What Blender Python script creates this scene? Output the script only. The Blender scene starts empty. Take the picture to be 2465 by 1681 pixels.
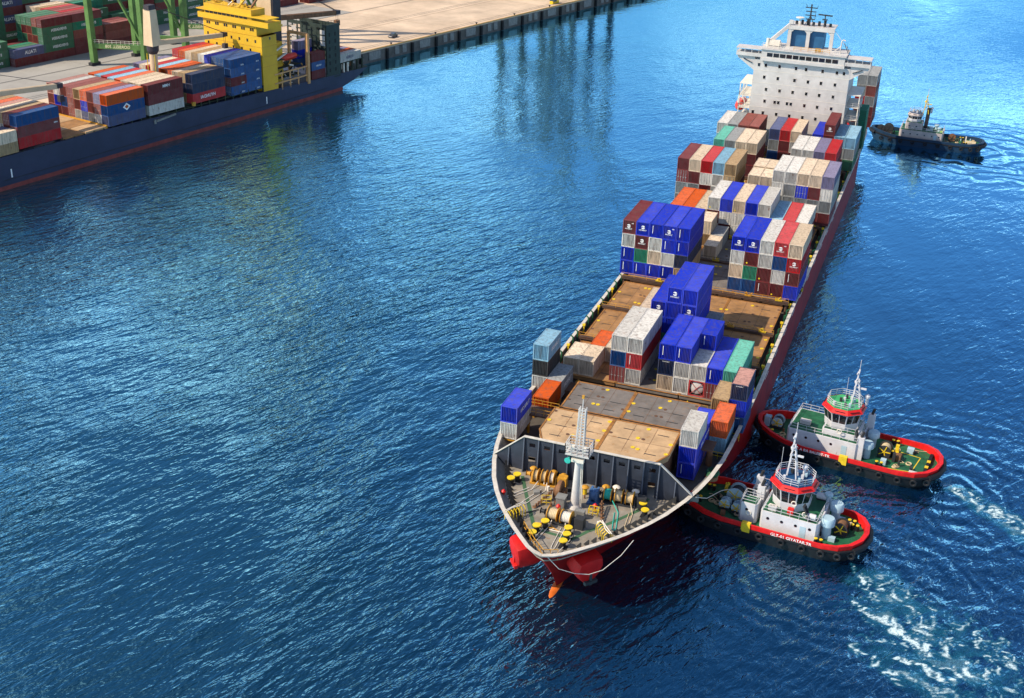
import bpy, bmesh, math, random
from mathutils import Vector, Matrix
random.seed(7)
R=math.radians
sc=bpy.context.scene
col=sc.collection
# ---------------------------------------------------------------- camera
cam_d=bpy.data.cameras.new('camera'); cam=bpy.data.objects.new('camera',cam_d); col.objects.link(cam)
rx=Vector((0.9384,0.3442,0.0322)); dn=Vector((0.175,-0.3925,-0.903)); fw=Vector((-0.2981,0.8529,-0.4285))
fw.normalize(); rx=(rx-fw*rx.dot(fw)).normalized(); up=rx.cross(fw)
cam.matrix_world=Matrix(((rx.x,up.x,-fw.x,37.617),(rx.y,up.y,-fw.y,-212.62),(rx.z,up.z,-fw.z,96.33),(0,0,0,1)))
cam_d.sensor_width=36; cam_d.lens=36*3058.88/2465; cam_d.clip_start=1; cam_d.clip_end=20000
sc.camera=cam
# ---------------------------------------------------------------- light
SUN_EL=R(42); SUN_DIR=Vector((-0.80,-0.60,0)).normalized()
sun_v=Vector((SUN_DIR.x*math.cos(SUN_EL),SUN_DIR.y*math.cos(SUN_EL),math.sin(SUN_EL)))
w=bpy.data.worlds.new('World'); sc.world=w; w.use_nodes=True
nt=w.node_tree; nt.nodes.clear()
o=nt.nodes.new('ShaderNodeOutputWorld'); bg=nt.nodes.new('ShaderNodeBackground'); sk=nt.nodes.new('ShaderNodeTexSky')
sk.sky_type='NISHITA'; sk.sun_disc=False; sk.sun_elevation=SUN_EL; sk.sun_rotation=math.atan2(SUN_DIR.x,SUN_DIR.y)
sk.altitude=0; sk.air_density=1.0; sk.dust_density=0.5; sk.ozone_density=6.0
bg.inputs[1].default_value=0.125
# bright clouds added to the unseen sky, shifted to mirror in the left water
def wn(k,**kw):
    n=nt.nodes.new(k)
    for a,v in kw.items(): setattr(n,a,v)
    return n
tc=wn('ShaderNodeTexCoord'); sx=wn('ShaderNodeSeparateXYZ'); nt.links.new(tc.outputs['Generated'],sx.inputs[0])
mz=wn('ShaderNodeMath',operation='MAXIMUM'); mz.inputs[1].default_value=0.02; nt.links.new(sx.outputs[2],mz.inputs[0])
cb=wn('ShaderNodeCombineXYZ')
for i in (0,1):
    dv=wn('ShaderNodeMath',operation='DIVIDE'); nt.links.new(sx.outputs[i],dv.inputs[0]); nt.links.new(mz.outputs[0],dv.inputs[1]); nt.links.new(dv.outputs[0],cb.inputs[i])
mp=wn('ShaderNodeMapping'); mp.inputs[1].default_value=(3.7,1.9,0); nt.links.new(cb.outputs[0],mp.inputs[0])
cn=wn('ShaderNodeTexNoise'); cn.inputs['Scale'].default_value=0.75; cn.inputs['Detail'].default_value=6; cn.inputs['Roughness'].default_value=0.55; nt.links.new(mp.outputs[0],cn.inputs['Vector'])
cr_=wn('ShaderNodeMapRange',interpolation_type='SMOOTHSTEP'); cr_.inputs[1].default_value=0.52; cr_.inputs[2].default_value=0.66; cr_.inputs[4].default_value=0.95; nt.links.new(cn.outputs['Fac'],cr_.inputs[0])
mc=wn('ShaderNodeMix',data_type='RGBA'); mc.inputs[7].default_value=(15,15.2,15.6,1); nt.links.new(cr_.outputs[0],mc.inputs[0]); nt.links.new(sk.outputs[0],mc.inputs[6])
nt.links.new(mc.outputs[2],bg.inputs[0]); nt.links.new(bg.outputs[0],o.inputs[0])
sd=bpy.data.lights.new('sun','SUN'); sd.energy=5.0; sd.angle=R(0.55); sd.color=(1,0.87,0.68)
so=bpy.data.objects.new('sun',sd); col.objects.link(so)
so.rotation_euler=(-sun_v).to_track_quat('-Z','Y').to_euler(); so.location=(0,0,300)
sc.view_settings.view_transform='Standard'; sc.view_settings.look='None'; sc.view_settings.exposure=0.3; sc.view_settings.gamma=1
sc.view_settings.use_curve_mapping=False
sc.cycles.max_bounces=6; sc.cycles.glossy_bounces=3; sc.cycles.diffuse_bounces=2; sc.cycles.transparent_max_bounces=8
sc.cycles.use_denoising=True
# ---------------------------------------------------------------- helpers
class MB:
    def __init__(s): s.v=[]; s.f=[]; s.m=[]; s.o=None
    def add(s,vs,fs,m=0):
        b=len(s.v)
        s.v+= [tuple(v) for v in vs] if s.o is None else [tuple(s.o@Vector(v)) for v in vs]
        s.f+=[tuple(b+i for i in f) for f in fs]; s.m+=[m]*len(fs); return s
    def bb(s,x0,x1,y0,y1,z0,z1,m=0):
        return s.add([(x0,y0,z0),(x1,y0,z0),(x1,y1,z0),(x0,y1,z0),(x0,y0,z1),(x1,y0,z1),(x1,y1,z1),(x0,y1,z1)],
            [(0,3,2,1),(4,5,6,7),(0,1,5,4),(1,2,6,5),(2,3,7,6),(3,0,4,7)],m)
    def box(s,c,d,m=0,rz=0):
        x,y,z=d[0]/2,d[1]/2,d[2]/2; cs,sn=math.cos(rz),math.sin(rz)
        P=[(-x,-y,-z),(x,-y,-z),(x,y,-z),(-x,y,-z),(-x,-y,z),(x,-y,z),(x,y,z),(-x,y,z)]
        return s.add([(c[0]+p[0]*cs-p[1]*sn,c[1]+p[0]*sn+p[1]*cs,c[2]+p[2]) for p in P],
            [(0,3,2,1),(4,5,6,7),(0,1,5,4),(1,2,6,5),(2,3,7,6),(3,0,4,7)],m)
    def cyl(s,p0,p1,r0,r1=None,n=10,m=0):
        if r1 is None: r1=r0
        p0,p1=Vector(p0),Vector(p1); d=(p1-p0)
        if d.length<1e-6: return s
        d.normalize(); a=d.orthogonal().normalized(); b=d.cross(a); vs=[]
        for p,r in ((p0,r0),(p1,r1)):
            for i in range(n):
                t=2*math.pi*i/n; vs.append(p+a*(r*math.cos(t))+b*(r*math.sin(t)))
        fs=[(i,(i+1)%n,n+(i+1)%n,n+i) for i in range(n)]+[tuple(range(n-1,-1,-1)),tuple(range(n,2*n))]
        return s.add(vs,fs,m)
    def tube(s,pts,r,n=6,m=0):
        pts=[Vector(p) for p in pts]; vs=[]; N=len(pts); prev=None
        for i,p in enumerate(pts):
            d=(pts[min(i+1,N-1)]-pts[max(i-1,0)])
            d=d.normalized() if d.length>1e-9 else Vector((0,0,1))
            a=d.orthogonal().normalized() if prev is None else (prev-d*prev.dot(d))
            a=a.normalized() if a.length>1e-6 else d.orthogonal().normalized()
            prev=a; b=d.cross(a)
            for k in range(n):
                t=2*math.pi*k/n; vs.append(p+a*(r*math.cos(t))+b*(r*math.sin(t)))
        fs=[]
        for i in range(N-1):
            for k in range(n): fs.append((i*n+k,i*n+(k+1)%n,(i+1)*n+(k+1)%n,(i+1)*n+k))
        fs+= [tuple(range(n-1,-1,-1)),tuple(range((N-1)*n,N*n))]
        return s.add(vs,fs,m)
    def bar(s,p0,p1,w,h=None,m=0):
        """rectangular bar between two points"""
        h=h or w; p0,p1=Vector(p0),Vector(p1); d=(p1-p0).normalized()
        u=Vector((0,0,1)) if abs(d.z)<0.9 else Vector((1,0,0))
        a=d.cross(u).normalized(); b=a.cross(d)
        vs=[p+a*(i*w/2)+b*(j*h/2) for p in (p0,p1) for i,j in ((-1,-1),(1,-1),(1,1),(-1,1))]
        return s.add(vs,[(3,2,1,0),(4,5,6,7),(0,1,5,4),(1,2,6,5),(2,3,7,6),(3,0,4,7)],m)
    def lathe(s,c,prof,n=16,m=0,ax='z'):
        vs=[]
        for r,h in prof:
            for i in range(n):
                t=2*math.pi*i/n; x,y=r*math.cos(t),r*math.sin(t)
                vs.append((c[0]+x,c[1]+y,c[2]+h) if ax=='z' else (c[0]+h,c[1]+x,c[2]+y) if ax=='x' else (c[0]+x,c[1]+h,c[2]+y))
        k=len(prof); fs=[]
        for j in range(k-1):
            for i in range(n): fs.append((j*n+i,j*n+(i+1)%n,(j+1)*n+(i+1)%n,(j+1)*n+i))
        fs+=[tuple(range(n-1,-1,-1)),tuple(range((k-1)*n,k*n))]
        return s.add(vs,fs,m)
    def poly(s,pts,z0,z1,m=0):
        """vertical prism over an xy polygon (counter-clockwise)"""
        n=len(pts); vs=[(p[0],p[1],z0) for p in pts]+[(p[0],p[1],z1) for p in pts]
        return s.add(vs,[tuple(range(n-1,-1,-1)),tuple(range(n,2*n))]+[(i,(i+1)%n,n+(i+1)%n,n+i) for i in range(n)],m)
    def loft(s,rings,m=0,cap=True,close=True):
        n=len(rings[0]); vs=[p for r in rings for p in r]; fs=[]
        for j in range(len(rings)-1):
            for i in range(n if close else n-1):
                fs.append((j*n+i,j*n+(i+1)%n,(j+1)*n+(i+1)%n,(j+1)*n+i))
        if cap: fs+=[tuple(range(n-1,-1,-1)),tuple(range((len(rings)-1)*n,len(rings)*n))]
        return s.add(vs,fs,m)
    def torus(s,c,R_,r,ax='z',n=16,k=6,m=0):
        vs=[]
        for i in range(n):
            t=2*math.pi*i/n
            for j in range(k):
                q=2*math.pi*j/k; x=(R_+r*math.cos(q))*math.cos(t); y=(R_+r*math.cos(q))*math.sin(t); z=r*math.sin(q)
                p=(x,y,z) if ax=='z' else (z,x,y) if ax=='x' else (x,z,y)
                vs.append((c[0]+p[0],c[1]+p[1],c[2]+p[2]))
        return s.add(vs,[(i*k+j,((i+1)%n)*k+j,((i+1)%n)*k+(j+1)%k,i*k+(j+1)%k) for i in range(n) for j in range(k)],m)
    def rail(s,pts,h=1.0,r=0.035,step=1.6,bars=2,m=0):
        """guard rail along a polyline"""
        pts=[Vector(p) for p in pts]
        for k in range(bars):
            for p,q in zip(pts,pts[1:]): s.bar(p+Vector((0,0,h*(k+1)/bars)),q+Vector((0,0,h*(k+1)/bars)),r*1.6,m=m)
        for p,q in zip(pts,pts[1:]):
            L=(q-p).length; N=max(1,round(L/step))
            for i in range(N+1):
                e=p.lerp(q,i/N); s.bar(e,e+Vector((0,0,h)),r*1.6,m=m)
        return s
    def mesh(s,name,smooth=False):
        me=bpy.data.meshes.new(name); me.from_pydata(s.v,[],s.f)
        me.polygons.foreach_set('material_index',s.m)
        me.update()
        bm=bmesh.new(); bm.from_mesh(me); bmesh.ops.recalc_face_normals(bm,faces=bm.faces); bm.to_mesh(me); bm.free()
        if smooth:
            me.polygons.foreach_set('use_smooth',[True]*len(me.polygons))
            try: me.set_sharp_from_angle(angle=R(38))
            except Exception: pass
        return me
    def build(s,name,mats,parent=None,smooth=False):
        me=s.mesh(name,smooth)
        for m in (mats if isinstance(mats,(list,tuple)) else [mats]): me.materials.append(m)
        o=bpy.data.objects.new(name,me); col.objects.link(o); o.parent=parent
        return o
def tag(o,label=None,cat=None,group=None,kind=None):
    if label: o['label']=label
    if cat: o['category']=cat
    if group: o['group']=group
    if kind: o['kind']=kind
    return o
def empty(name,loc=(0,0,0),rz=0):
    o=bpy.data.objects.new(name,None); col.objects.link(o); o.location=loc; o.rotation_euler=(0,0,rz); o.empty_display_size=0.5; return o
def copy_tree(o,parent=None):
    c=o.copy(); col.objects.link(c); c.parent=parent
    for ch in o.children: copy_tree(ch,c)
    return c
_txt={}
def text_mesh(t,size,mirror=False,thick=0.0):
    """lettering as a flat mesh in the xz plane, centred"""
    k=(t,size,mirror)
    if k in _txt: return _txt[k]
    cu=bpy.data.curves.new('lettering','FONT'); cu.body=t; cu.size=size; cu.align_x='CENTER'; cu.align_y='CENTER'; cu.resolution_u=2
    cu.offset=size*0.012
    ob=bpy.data.objects.new('lettering',cu); col.objects.link(ob)
    dg=bpy.context.evaluated_depsgraph_get(); me=bpy.data.meshes.new_from_object(ob.evaluated_get(dg)); me.name='lettering'
    bpy.data.objects.remove(ob); bpy.data.curves.remove(cu)
    for v in me.vertices:
        x,y,_=v.co; v.co=((-x if mirror else x),0,y)
    me.materials.clear(); _txt[k]=me
    return me
def lettering(t,size,mat,parent,loc,rz=0,mirror=False,rx_=0,name='lettering'):
    if parent is not None and 'skip' in parent: return None
    me=text_mesh(t,size,mirror); o=bpy.data.objects.new(name,me); col.objects.link(o)
    if not me.materials: me.materials.append(None)
    o.material_slots[0].link='OBJECT'; o.material_slots[0].material=mat
    o.parent=parent; o.location=loc; o.rotation_euler=(rx_,0,rz); return o
# ---------------------------------------------------------------- materials
def NT(name):
    m=bpy.data.materials.new(name); m.use_nodes=True; t=m.node_tree; t.nodes.clear()
    out=t.nodes.new('ShaderNodeOutputMaterial'); b=t.nodes.new('ShaderNodeBsdfPrincipled'); t.links.new(b.outputs[0],out.inputs[0])
    return m,t,b
def nd(t,k,**kw):
    n=t.nodes.new(k)
    for a,v in kw.items():
        if a.startswith('i_'): n.inputs[int(a[2:])].default_value=v
        else: setattr(n,a,v)
    return n
def mixc(t,fac,a,b,mode='MIX'):
    n=t.nodes.new('ShaderNodeMix'); n.data_type='RGBA'; n.blend_type=mode
    for s_,i in ((fac,0),(a,6),(b,7)):
        if hasattr(s_,'is_output') or isinstance(s_,bpy.types.NodeSocket): t.links.new(s_,n.inputs[i])
        else: n.inputs[i].default_value=s_ if i==0 else (*s_[:3],1)
    return n.outputs[2]
def ramp(t,s_,p0,p1,c0=0.,c1=1.):
    n=t.nodes.new('ShaderNodeMapRange'); n.inputs[1].default_value=p0; n.inputs[2].default_value=p1; n.inputs[3].default_value=c0; n.inputs[4].default_value=c1
    t.links.new(s_,n.inputs[0]); return n.outputs[0]
def noise(t,scale,detail=4,rough=0.6,vec=None,sc3=None,kind='Object',loc=None):
    tc=t.nodes.new('ShaderNodeTexCoord'); n=t.nodes.new('ShaderNodeTexNoise'); n.inputs['Scale'].default_value=scale; n.inputs['Detail'].default_value=detail; n.inputs['Roughness'].default_value=rough
    v=tc.outputs[kind]
    if sc3 or loc is not None:
        mp=t.nodes.new('ShaderNodeMapping'); mp.inputs[3].default_value=sc3 or (1,1,1); t.links.new(v,mp.inputs[0]); v=mp.outputs[0]
        if loc is not None: t.links.new(loc,mp.inputs[1])
    t.links.new(v,n.inputs['Vector']); return n.outputs['Fac']
_mc={}
def paint(name,c,rough=0.5,metal=0,var=0.25,scale=0.6,rust=0.0,rustc=(0.16,0.055,0.02),bump=0.0,spec=0.35,streak=False):
    if name in _mc: return _mc[name]
    m,t,b=NT(name)
    f=noise(t,scale,5,0.65)
    cc=mixc(t,ramp(t,f,0.3,0.7),tuple(x*(1-var) for x in c),tuple(min(1,x*(1+var*0.6)) for x in c))
    if rust>0:
        r=noise(t,scale*2.3+0.7,8,0.72,sc3=(1,1,0.3) if streak else None)
        cc=mixc(t,ramp(t,r,0.72-rust*0.35,0.80-rust*0.25),cc,rustc)
    t.links.new(cc,b.inputs['Base Color']); b.inputs['Roughness'].default_value=rough; b.inputs['Metallic'].default_value=metal
    b.inputs['Specular IOR Level'].default_value=spec
    if bump>0:
        bp=nd(t,'ShaderNodeBump',i_0=bump); bp.inputs['Distance'].default_value=0.05
        t.links.new(noise(t,scale*8,4,0.6),bp.inputs['Height']); t.links.new(bp.outputs[0],b.inputs['Normal'])
    _mc[name]=m; return m
def boxpaint(name,c,rust=0.25,fade=0.13):
    """weathered container paint: each container gets its own grime and fading"""
    m,t,b=NT(name)
    oi=t.nodes.new('ShaderNodeObjectInfo'); ml=nd(t,'ShaderNodeMath',operation='MULTIPLY',i_1=57.0); t.links.new(oi.outputs['Random'],ml.inputs[0])
    f=noise(t,0.55,5,0.65,loc=ml.outputs[0])
    cc=mixc(t,ramp(t,f,0.3,0.72),tuple(x*(1-fade) for x in c),tuple(x+(0.62-x)*fade*0.35 if x<0.6 else x for x in c))
    hv=t.nodes.new('ShaderNodeHueSaturation'); t.links.new(cc,hv.inputs['Color']); t.links.new(ramp(t,oi.outputs['Random'],0,1,0.8,1.12),hv.inputs['Value']); t.links.new(ramp(t,ml.outputs[0],0,57,1.12,0.96),hv.inputs['Saturation'])
    g=noise(t,1.7,6,0.7,sc3=(1.3,1.3,0.16),loc=ml.outputs[0])         # run-down streaks
    cc=mixc(t,ramp(t,g,0.47,0.69,0,0.68),hv.outputs[0],(0.09,0.065,0.05))
    r=noise(t,1.3,9,0.74,loc=ml.outputs[0])
    cc=mixc(t,ramp(t,r,0.68-rust*0.25,0.77-rust*0.2,0,0.85),cc,(0.20,0.075,0.03))
    t.links.new(cc,b.inputs['Base Color']); b.inputs['Roughness'].default_value=0.55; b.inputs['Specular IOR Level'].default_value=0.3
    return m
BOXC=dict(
 B=((0.006,0.030,0.50),.08,'royal blue'), N=((0.012,0.025,0.075),.15,'navy'), D=((0.012,0.075,0.24),.15,'steel blue'),
 W=((0.60,0.58,0.54),.42,'white'), C=((0.66,0.53,0.39),.36,'cream'), M=((0.16,0.022,0.025),.15,'maroon'), R=((0.48,0.03,0.035),.12,'red'),
 O=((0.62,0.11,0.025),.16,'orange'), G=((0.02,0.22,0.13),.18,'green'), T=((0.10,0.42,0.32),.22,'turquoise'), L=((0.26,0.46,0.60),.28,'light blue'),
 Y=((0.30,0.31,0.31),.28,'grey'), K=((0.02,0.02,0.022),.15,'black'), P=((0.46,0.24,0.20),.35,'faded pink'), V=((0.22,0.20,0.32),.22,'lavender grey'),
 A=((0.40,0.27,0.14),.40,'tan'), E=((0.05,0.17,0.09),.15,'dark green'), Q=((0.07,0.09,0.20),.12,'slate blue'), X=((0.26,0.07,0.055),.2,'brown'))
BM={k:boxpaint('container_paint_'+v[2].replace(' ','_'),v[0],v[1]) for k,v in BOXC.items()}
white=paint('white_paint',(0.53,0.50,0.48),rust=0.27,var=0.16,scale=0.4,streak=True)
ivory=paint('ivory_paint',(0.70,0.64,0.55),rust=0.15,var=0.15)
print_white=paint('print_white',(0.8,0.8,0.8),var=0.05)
black=paint('black_rubber',(0.012,0.012,0.014),rough=0.7,var=0.3)
dark=paint('dark_steel',(0.03,0.032,0.036),rough=0.6,rust=0.2)
yellow=paint('yellow_paint',(0.72,0.50,0.02),rust=0.1,var=0.2,scale=2)
orangeY=paint('worn_yellow',(0.55,0.27,0.03),rust=0.3,var=0.3,scale=3)
hullred=paint('hull_red',(0.24,0.004,0.005),rough=0.6,spec=.12,var=0.45,scale=0.3,rust=0.2,streak=True)
rusty=paint('rusty_steel',(0.20,0.10,0.05),rough=0.8,var=0.45,scale=0.8,rust=0.5,rustc=(0.30,0.10,0.02))
glass=paint('dark_glass',(0.012,0.014,0.018),rough=0.08,var=0.2,spec=0.6)
rope_m=paint('rope',(0.55,0.44,0.27),rough=0.9,var=0.25,scale=6)
red=paint('red_paint',(0.60,0.015,0.012),rough=0.4,var=0.15)
deckgreen=paint('green_deck',(0.014,0.105,0.045),rough=0.6,var=0.5,rust=0.3,scale=0.9,rustc=(0.10,0.075,0.045))
lblue=paint('pale_blue_paint',(0.36,0.50,0.58),rough=0.5,var=0.12)
# ---------------------------------------------------------------- sea
def sea_mat():
    m=bpy.data.materials.new('sea_water'); m.use_nodes=True; t=m.node_tree; t.nodes.clear()
    out=t.nodes.new('ShaderNodeOutputMaterial'); mixs=t.nodes.new('ShaderNodeMixShader'); dif=t.nodes.new('ShaderNodeBsdfDiffuse'); glo=t.nodes.new('ShaderNodeBsdfGlossy'); fre=t.nodes.new('ShaderNodeFresnel')
    glo.inputs['Roughness'].default_value=0.03; glo.inputs['Color'].default_value=(0.42,0.82,1.0,1); fre.inputs[0].default_value=1.45
    t.links.new(mixs.outputs[0],out.inputs[0]); t.links.new(dif.outputs[0],mixs.inputs[1]); t.links.new(glo.outputs[0],mixs.inputs[2])
    geo=t.nodes.new('ShaderNodeNewGeometry')
    def nz(s,d,ro,sc3,rot=0):
        m0=t.nodes.new('ShaderNodeMapping'); m0.inputs[2].default_value=(0,0,rot); t.links.new(geo.outputs['Position'],m0.inputs[0])
        mp=t.nodes.new('ShaderNodeMapping'); mp.inputs[3].default_value=sc3; t.links.new(m0.outputs[0],mp.inputs[0])
        n=t.nodes.new('ShaderNodeTexNoise'); n.inputs['Scale'].default_value=s; n.inputs['Detail'].default_value=d; n.inputs['Roughness'].default_value=ro; n.inputs['Distortion'].default_value=0.35
        t.links.new(mp.outputs[0],n.inputs['Vector']); return n.outputs['Fac']
    a=nz(0.78,3,0.55,(1,0.36,1),R(22)); bq=nz(0.14,2,0.5,(1,0.5,1),R(35)); c_=nz(1.5,2,0.5,(1,0.5,1),R(10)); pa=nz(0.016,4,0.62,(1,0.45,1),R(-20))
    def mth(op,x,y):
        n=nd(t,'ShaderNodeMath',operation=op)
        for i,q in enumerate((x,y)):
            if isinstance(q,(int,float)): n.inputs[i].default_value=q
            else: t.links.new(q,n.inputs[i])
        return n.outputs[0]
    h=mth('ADD',mth('MULTIPLY',a,0.50),mth('MULTIPLY',bq,0.70)); h=mth('ADD',h,mth('MULTIPLY',c_,0.13))
    h=mth('MULTIPLY',h,ramp(t,pa,0.36,0.64,0.28,1.55))
    sx_=t.nodes.new('ShaderNodeSeparateXYZ'); t.links.new(geo.outputs['Position'],sx_.inputs[0])
    h=mth('MULTIPLY',h,ramp(t,sx_.outputs[1],-120,110,1.05,0.15)); h=mth('MULTIPLY',h,ramp(t,sx_.outputs[0],0,30,1.0,0.62))       # calmer in the lee of the port
    for (rx_,ry_,k_) in ((33.5,-66.0,1.7),(46.5,-40.5,1.5),(44.0,150.0,1.1)):          # rings of wash spreading from the tugs' sterns
        vm=nd(t,'ShaderNodeVectorMath',operation='DISTANCE'); t.links.new(geo.outputs['Position'],vm.inputs[0]); vm.inputs[1].default_value=(rx_,ry_,0)
        dd=mth('ADD',vm.outputs['Value'],mth('MULTIPLY',nz(0.10,2,0.5,(1,1,1),0),13.0)); wv=mth('SINE',mth('MULTIPLY',dd,k_),0)
        h=mth('ADD',h,mth('MULTIPLY',wv,ramp(t,vm.outputs['Value'],6,40,0.045,0)))
    bp=nd(t,'ShaderNodeBump',i_0=1.0); bp.inputs['Distance'].default_value=1.25
    t.links.new(h,bp.inputs['Height']); [t.links.new(bp.outputs[0],q.inputs['Normal']) for q in (glo,fre,dif)]
    fm=nd(t,'ShaderNodeMath',operation='MULTIPLY',i_1=4.6,use_clamp=True); t.links.new(fre.outputs[0],fm.inputs[0]); t.links.new(fm.outputs[0],mixs.inputs[0])
    xw=mth('ADD',sx_.outputs[0],mth('MULTIPLY',nz(0.02,2,0.5,(1,1,1),0),60)); tint=mixc(t,ramp(t,xw,-30,80),(0.0005,0.014,0.018),(0.0005,0.010,0.040))
    t.links.new(tint,dif.inputs[0]); t.links.new(mixc(t,ramp(t,xw,-30,80),(0.36,0.82,1.0),(0.30,0.72,1.0)),glo.inputs['Color'])
    return m
sea=MB().add([(-6000,-3000,0),(6000,-3000,0),(6000,9000,0),(-6000,9000,0)],[(0,1,2,3)]).build('sea',sea_mat()); tag(sea,kind='structure')
# ---------------------------------------------------------------- port frame (x across, y along the berth)
TH=R(12.3)
def pw(al,ac,z=0): return Vector((math.sin(TH)*al+math.cos(TH)*ac, math.cos(TH)*al-math.sin(TH)*ac, z))
def concrete(name,c,var=0.25,scale=0.08):
    m,t,b=NT(name)
    f=noise(t,scale,6,0.65); g=noise(t,scale*0.25,3,0.6,sc3=(1,0.25,1)); s_=noise(t,scale*9,4,0.7)
    cc=mixc(t,ramp(t,f,0.3,0.7),tuple(x*(1-var) for x in c),tuple(x*(1+var*0.4) for x in c))
    cc=mixc(t,ramp(t,g,0.45,0.7,0,0.4),cc,(c[0]*0.75,c[1]*0.66,c[2]*0.56)); cc=mixc(t,ramp(t,s_,0.6,0.75,0,0.35),cc,tuple(x*0.5 for x in c))
    t.links.new(cc,b.inputs['Base Color']); b.inputs['Roughness'].default_value=0.85; return m
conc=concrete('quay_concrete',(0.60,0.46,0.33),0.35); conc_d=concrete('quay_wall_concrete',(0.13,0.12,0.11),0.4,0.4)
asph=concrete('yard_asphalt',(0.33,0.31,0.28),0.2,0.1)
quay=empty('quay',(0,0,0),-TH); tag(quay,kind='structure')
def qedge(al): return -182.5+(al-100)*0.0506
QP=[(qedge(-300),-300),(qedge(900),900),(-900,900),(-900,-300)]
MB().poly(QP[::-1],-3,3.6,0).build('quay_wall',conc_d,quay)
# pavement slabs laid on the quay, each its own slab
k=0
for j,(a0,a1) in enumerate([(-300+i*60,-300+(i+1)*60) for i in range(20)]):
    for (c0,c1,mt) in ((0,25,conc),(25,48,conc if j>=7 else asph),(48,110,conc if j>=8 else asph),(110,720,asph)):
        g=0.15; x0,x1=qedge(a0),qedge(a1)
        MB().poly([(x0-c1+g if c0 else x0-c1+g,a0+g),(x0-c0-(g if c0 else 0),a0+g),(x1-c0-(g if c0 else 0),a1-g),(x1-c1+g,a1-g)],3.6,4.0).build('pavement_slab',mt,quay)
yl=paint('faded_line',(0.55,0.30,0.08),var=0.3,scale=1)
curb=MB()
for i in range(40):
    a0=-100+i*20; curb.poly([(qedge(a0)-0.55,a0+.1),(qedge(a0)-0.02,a0+.1),(qedge(a0+20)-0.02,a0+19.9),(qedge(a0+20)-0.55,a0+19.9)],4.0,4.28)
curb.build('quay_kerb',yl,quay)
rails=MB()
for off in (3.2,4.7,27.5,29,48.5,66.5,68):
    rails.poly([(qedge(-290)-off-.12,-290),(qedge(-290)-off+.12,-290),(qedge(890)-off+.12,890),(qedge(890)-off-.12,890)],4.0,4.012)
rails.build('crane_rail',dark,quay)
# fender panels and recesses along the quay face
fend=paint('fender_panel',(0.22,0.21,0.20),var=0.35,rust=0.2,scale=1.2)
for i in range(26):
    a0=118+i*13.2
    for d,wd in ((0,2.1),(3.9,2.1)) if i%2==0 else ((0,5.6),):
        x=qedge(a0+d); o=MB().bb(-0.45,0,0,wd,0.9,3.5).build('fender_panel',fend,quay); o.location=(x+0.44,a0+d,0); o.rotation_euler=(0,0,-math.atan(0.0506))
    o=MB().cyl((0.25,0,0.2),(0.25,0,3.6),0.55,n=12).build('fender_cylinder',black,quay); o.location=(qedge(a0+9)+0.3,a0+9,0)
# bollards along the quay edge
bol=MB().lathe((0,0,0),[(0.4,0),(0.26,0.1),(0.24,0.45),(0.45,0.6),(0.42,0.75),(0.1,0.82)],10).mesh('bollard',True); bol.materials.append(dark)
for i in range(16):
    o=bpy.data.objects.new('bollard',bol); col.objects.link(o); o.parent=quay; o.location=(qedge(120+i*24)-1.0,120+i*24,4.0)
# ================================================================ big container ship (x to port side seen right, y aft)
ship=empty('container_ship',(0,0,0)); tag(ship,'large red-hulled container ship with white bridge house, nudged by tugs','container ship')
def interp(tb,x):
    if x<=tb[0][0]: return tb[0][1]
    for (a,b),(c,d) in zip(tb,tb[1:]):
        if x<=c: return b+(d-b)*(x-a)/(c-a)
    return tb[-1][1]
TOPT=[(0,0),(0.5,1.3),(1.2,2.3),(2.7,3.7),(4.5,5.3),(6.9,7.2),(8.4,8.3),(11.7,10.3),(14.7,11.8),(19,13.4),(22.6,14.4),(25.9,15.1),(31,15.75),(36,16.05),(42,16.15),(214,16.15),(224,15.6),(232,14.2)]
WLT=[(0,0),(1,0.35),(3,0.9),(7,2.0),(13,4.4),(20,7.4),(27,10.2),(35,12.8),(43,14.7),(51,15.8),(58,16.15),(196,16.15),(212,14.5),(232,7)]
def ztop(y): return 9.2 if y<-62 else max(8.5,9.2-(y+62)*0.05)
def hull_pt(d,z):
    zt=9.2; tt=max(0,min(1,z/zt)); hb=interp(WLT,d)+(interp(TOPT,d)-interp(WLT,d))*tt**1.5
    sh=7.2*(1-tt**1.2); y=-91.9+d+sh*max(0,1-d/90.)
    return hb,y
DS=[0,0.25,0.5,0.85,1.2,1.9,2.7,3.6,4.5,5.7,6.9,8.4,10,11.7,14.7,17,19,22.6,25.9,28.5,31,36,42,50,58,70,100,130,170,196,205,214,224,232]
ZS=[-3,-0.6,0,1.2,2.6,4,5.6,7.0,8.0]
hl=MB()
rows=[]
for d in DS:
    yt=-91.9+d; zs=ZS+[ztop(yt)]
    rows.append([(hull_pt(d,z)[0],hull_pt(d,z)[1],z) for z in zs])
nz=len(ZS)+1
for sgn in (1,-1):
    hl.loft([[(sgn*p[0],p[1],p[2]) for p in r] for r in rows],0,cap=False,close=False)
tr=rows[-1]; hl.add([(p[0],p[1],p[2]) for p in tr]+[(-p[0],p[1],p[2]) for p in reversed(tr)],[tuple(range(2*nz))])
hull=hl.build('hull',hullred,ship,smooth=True)
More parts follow.
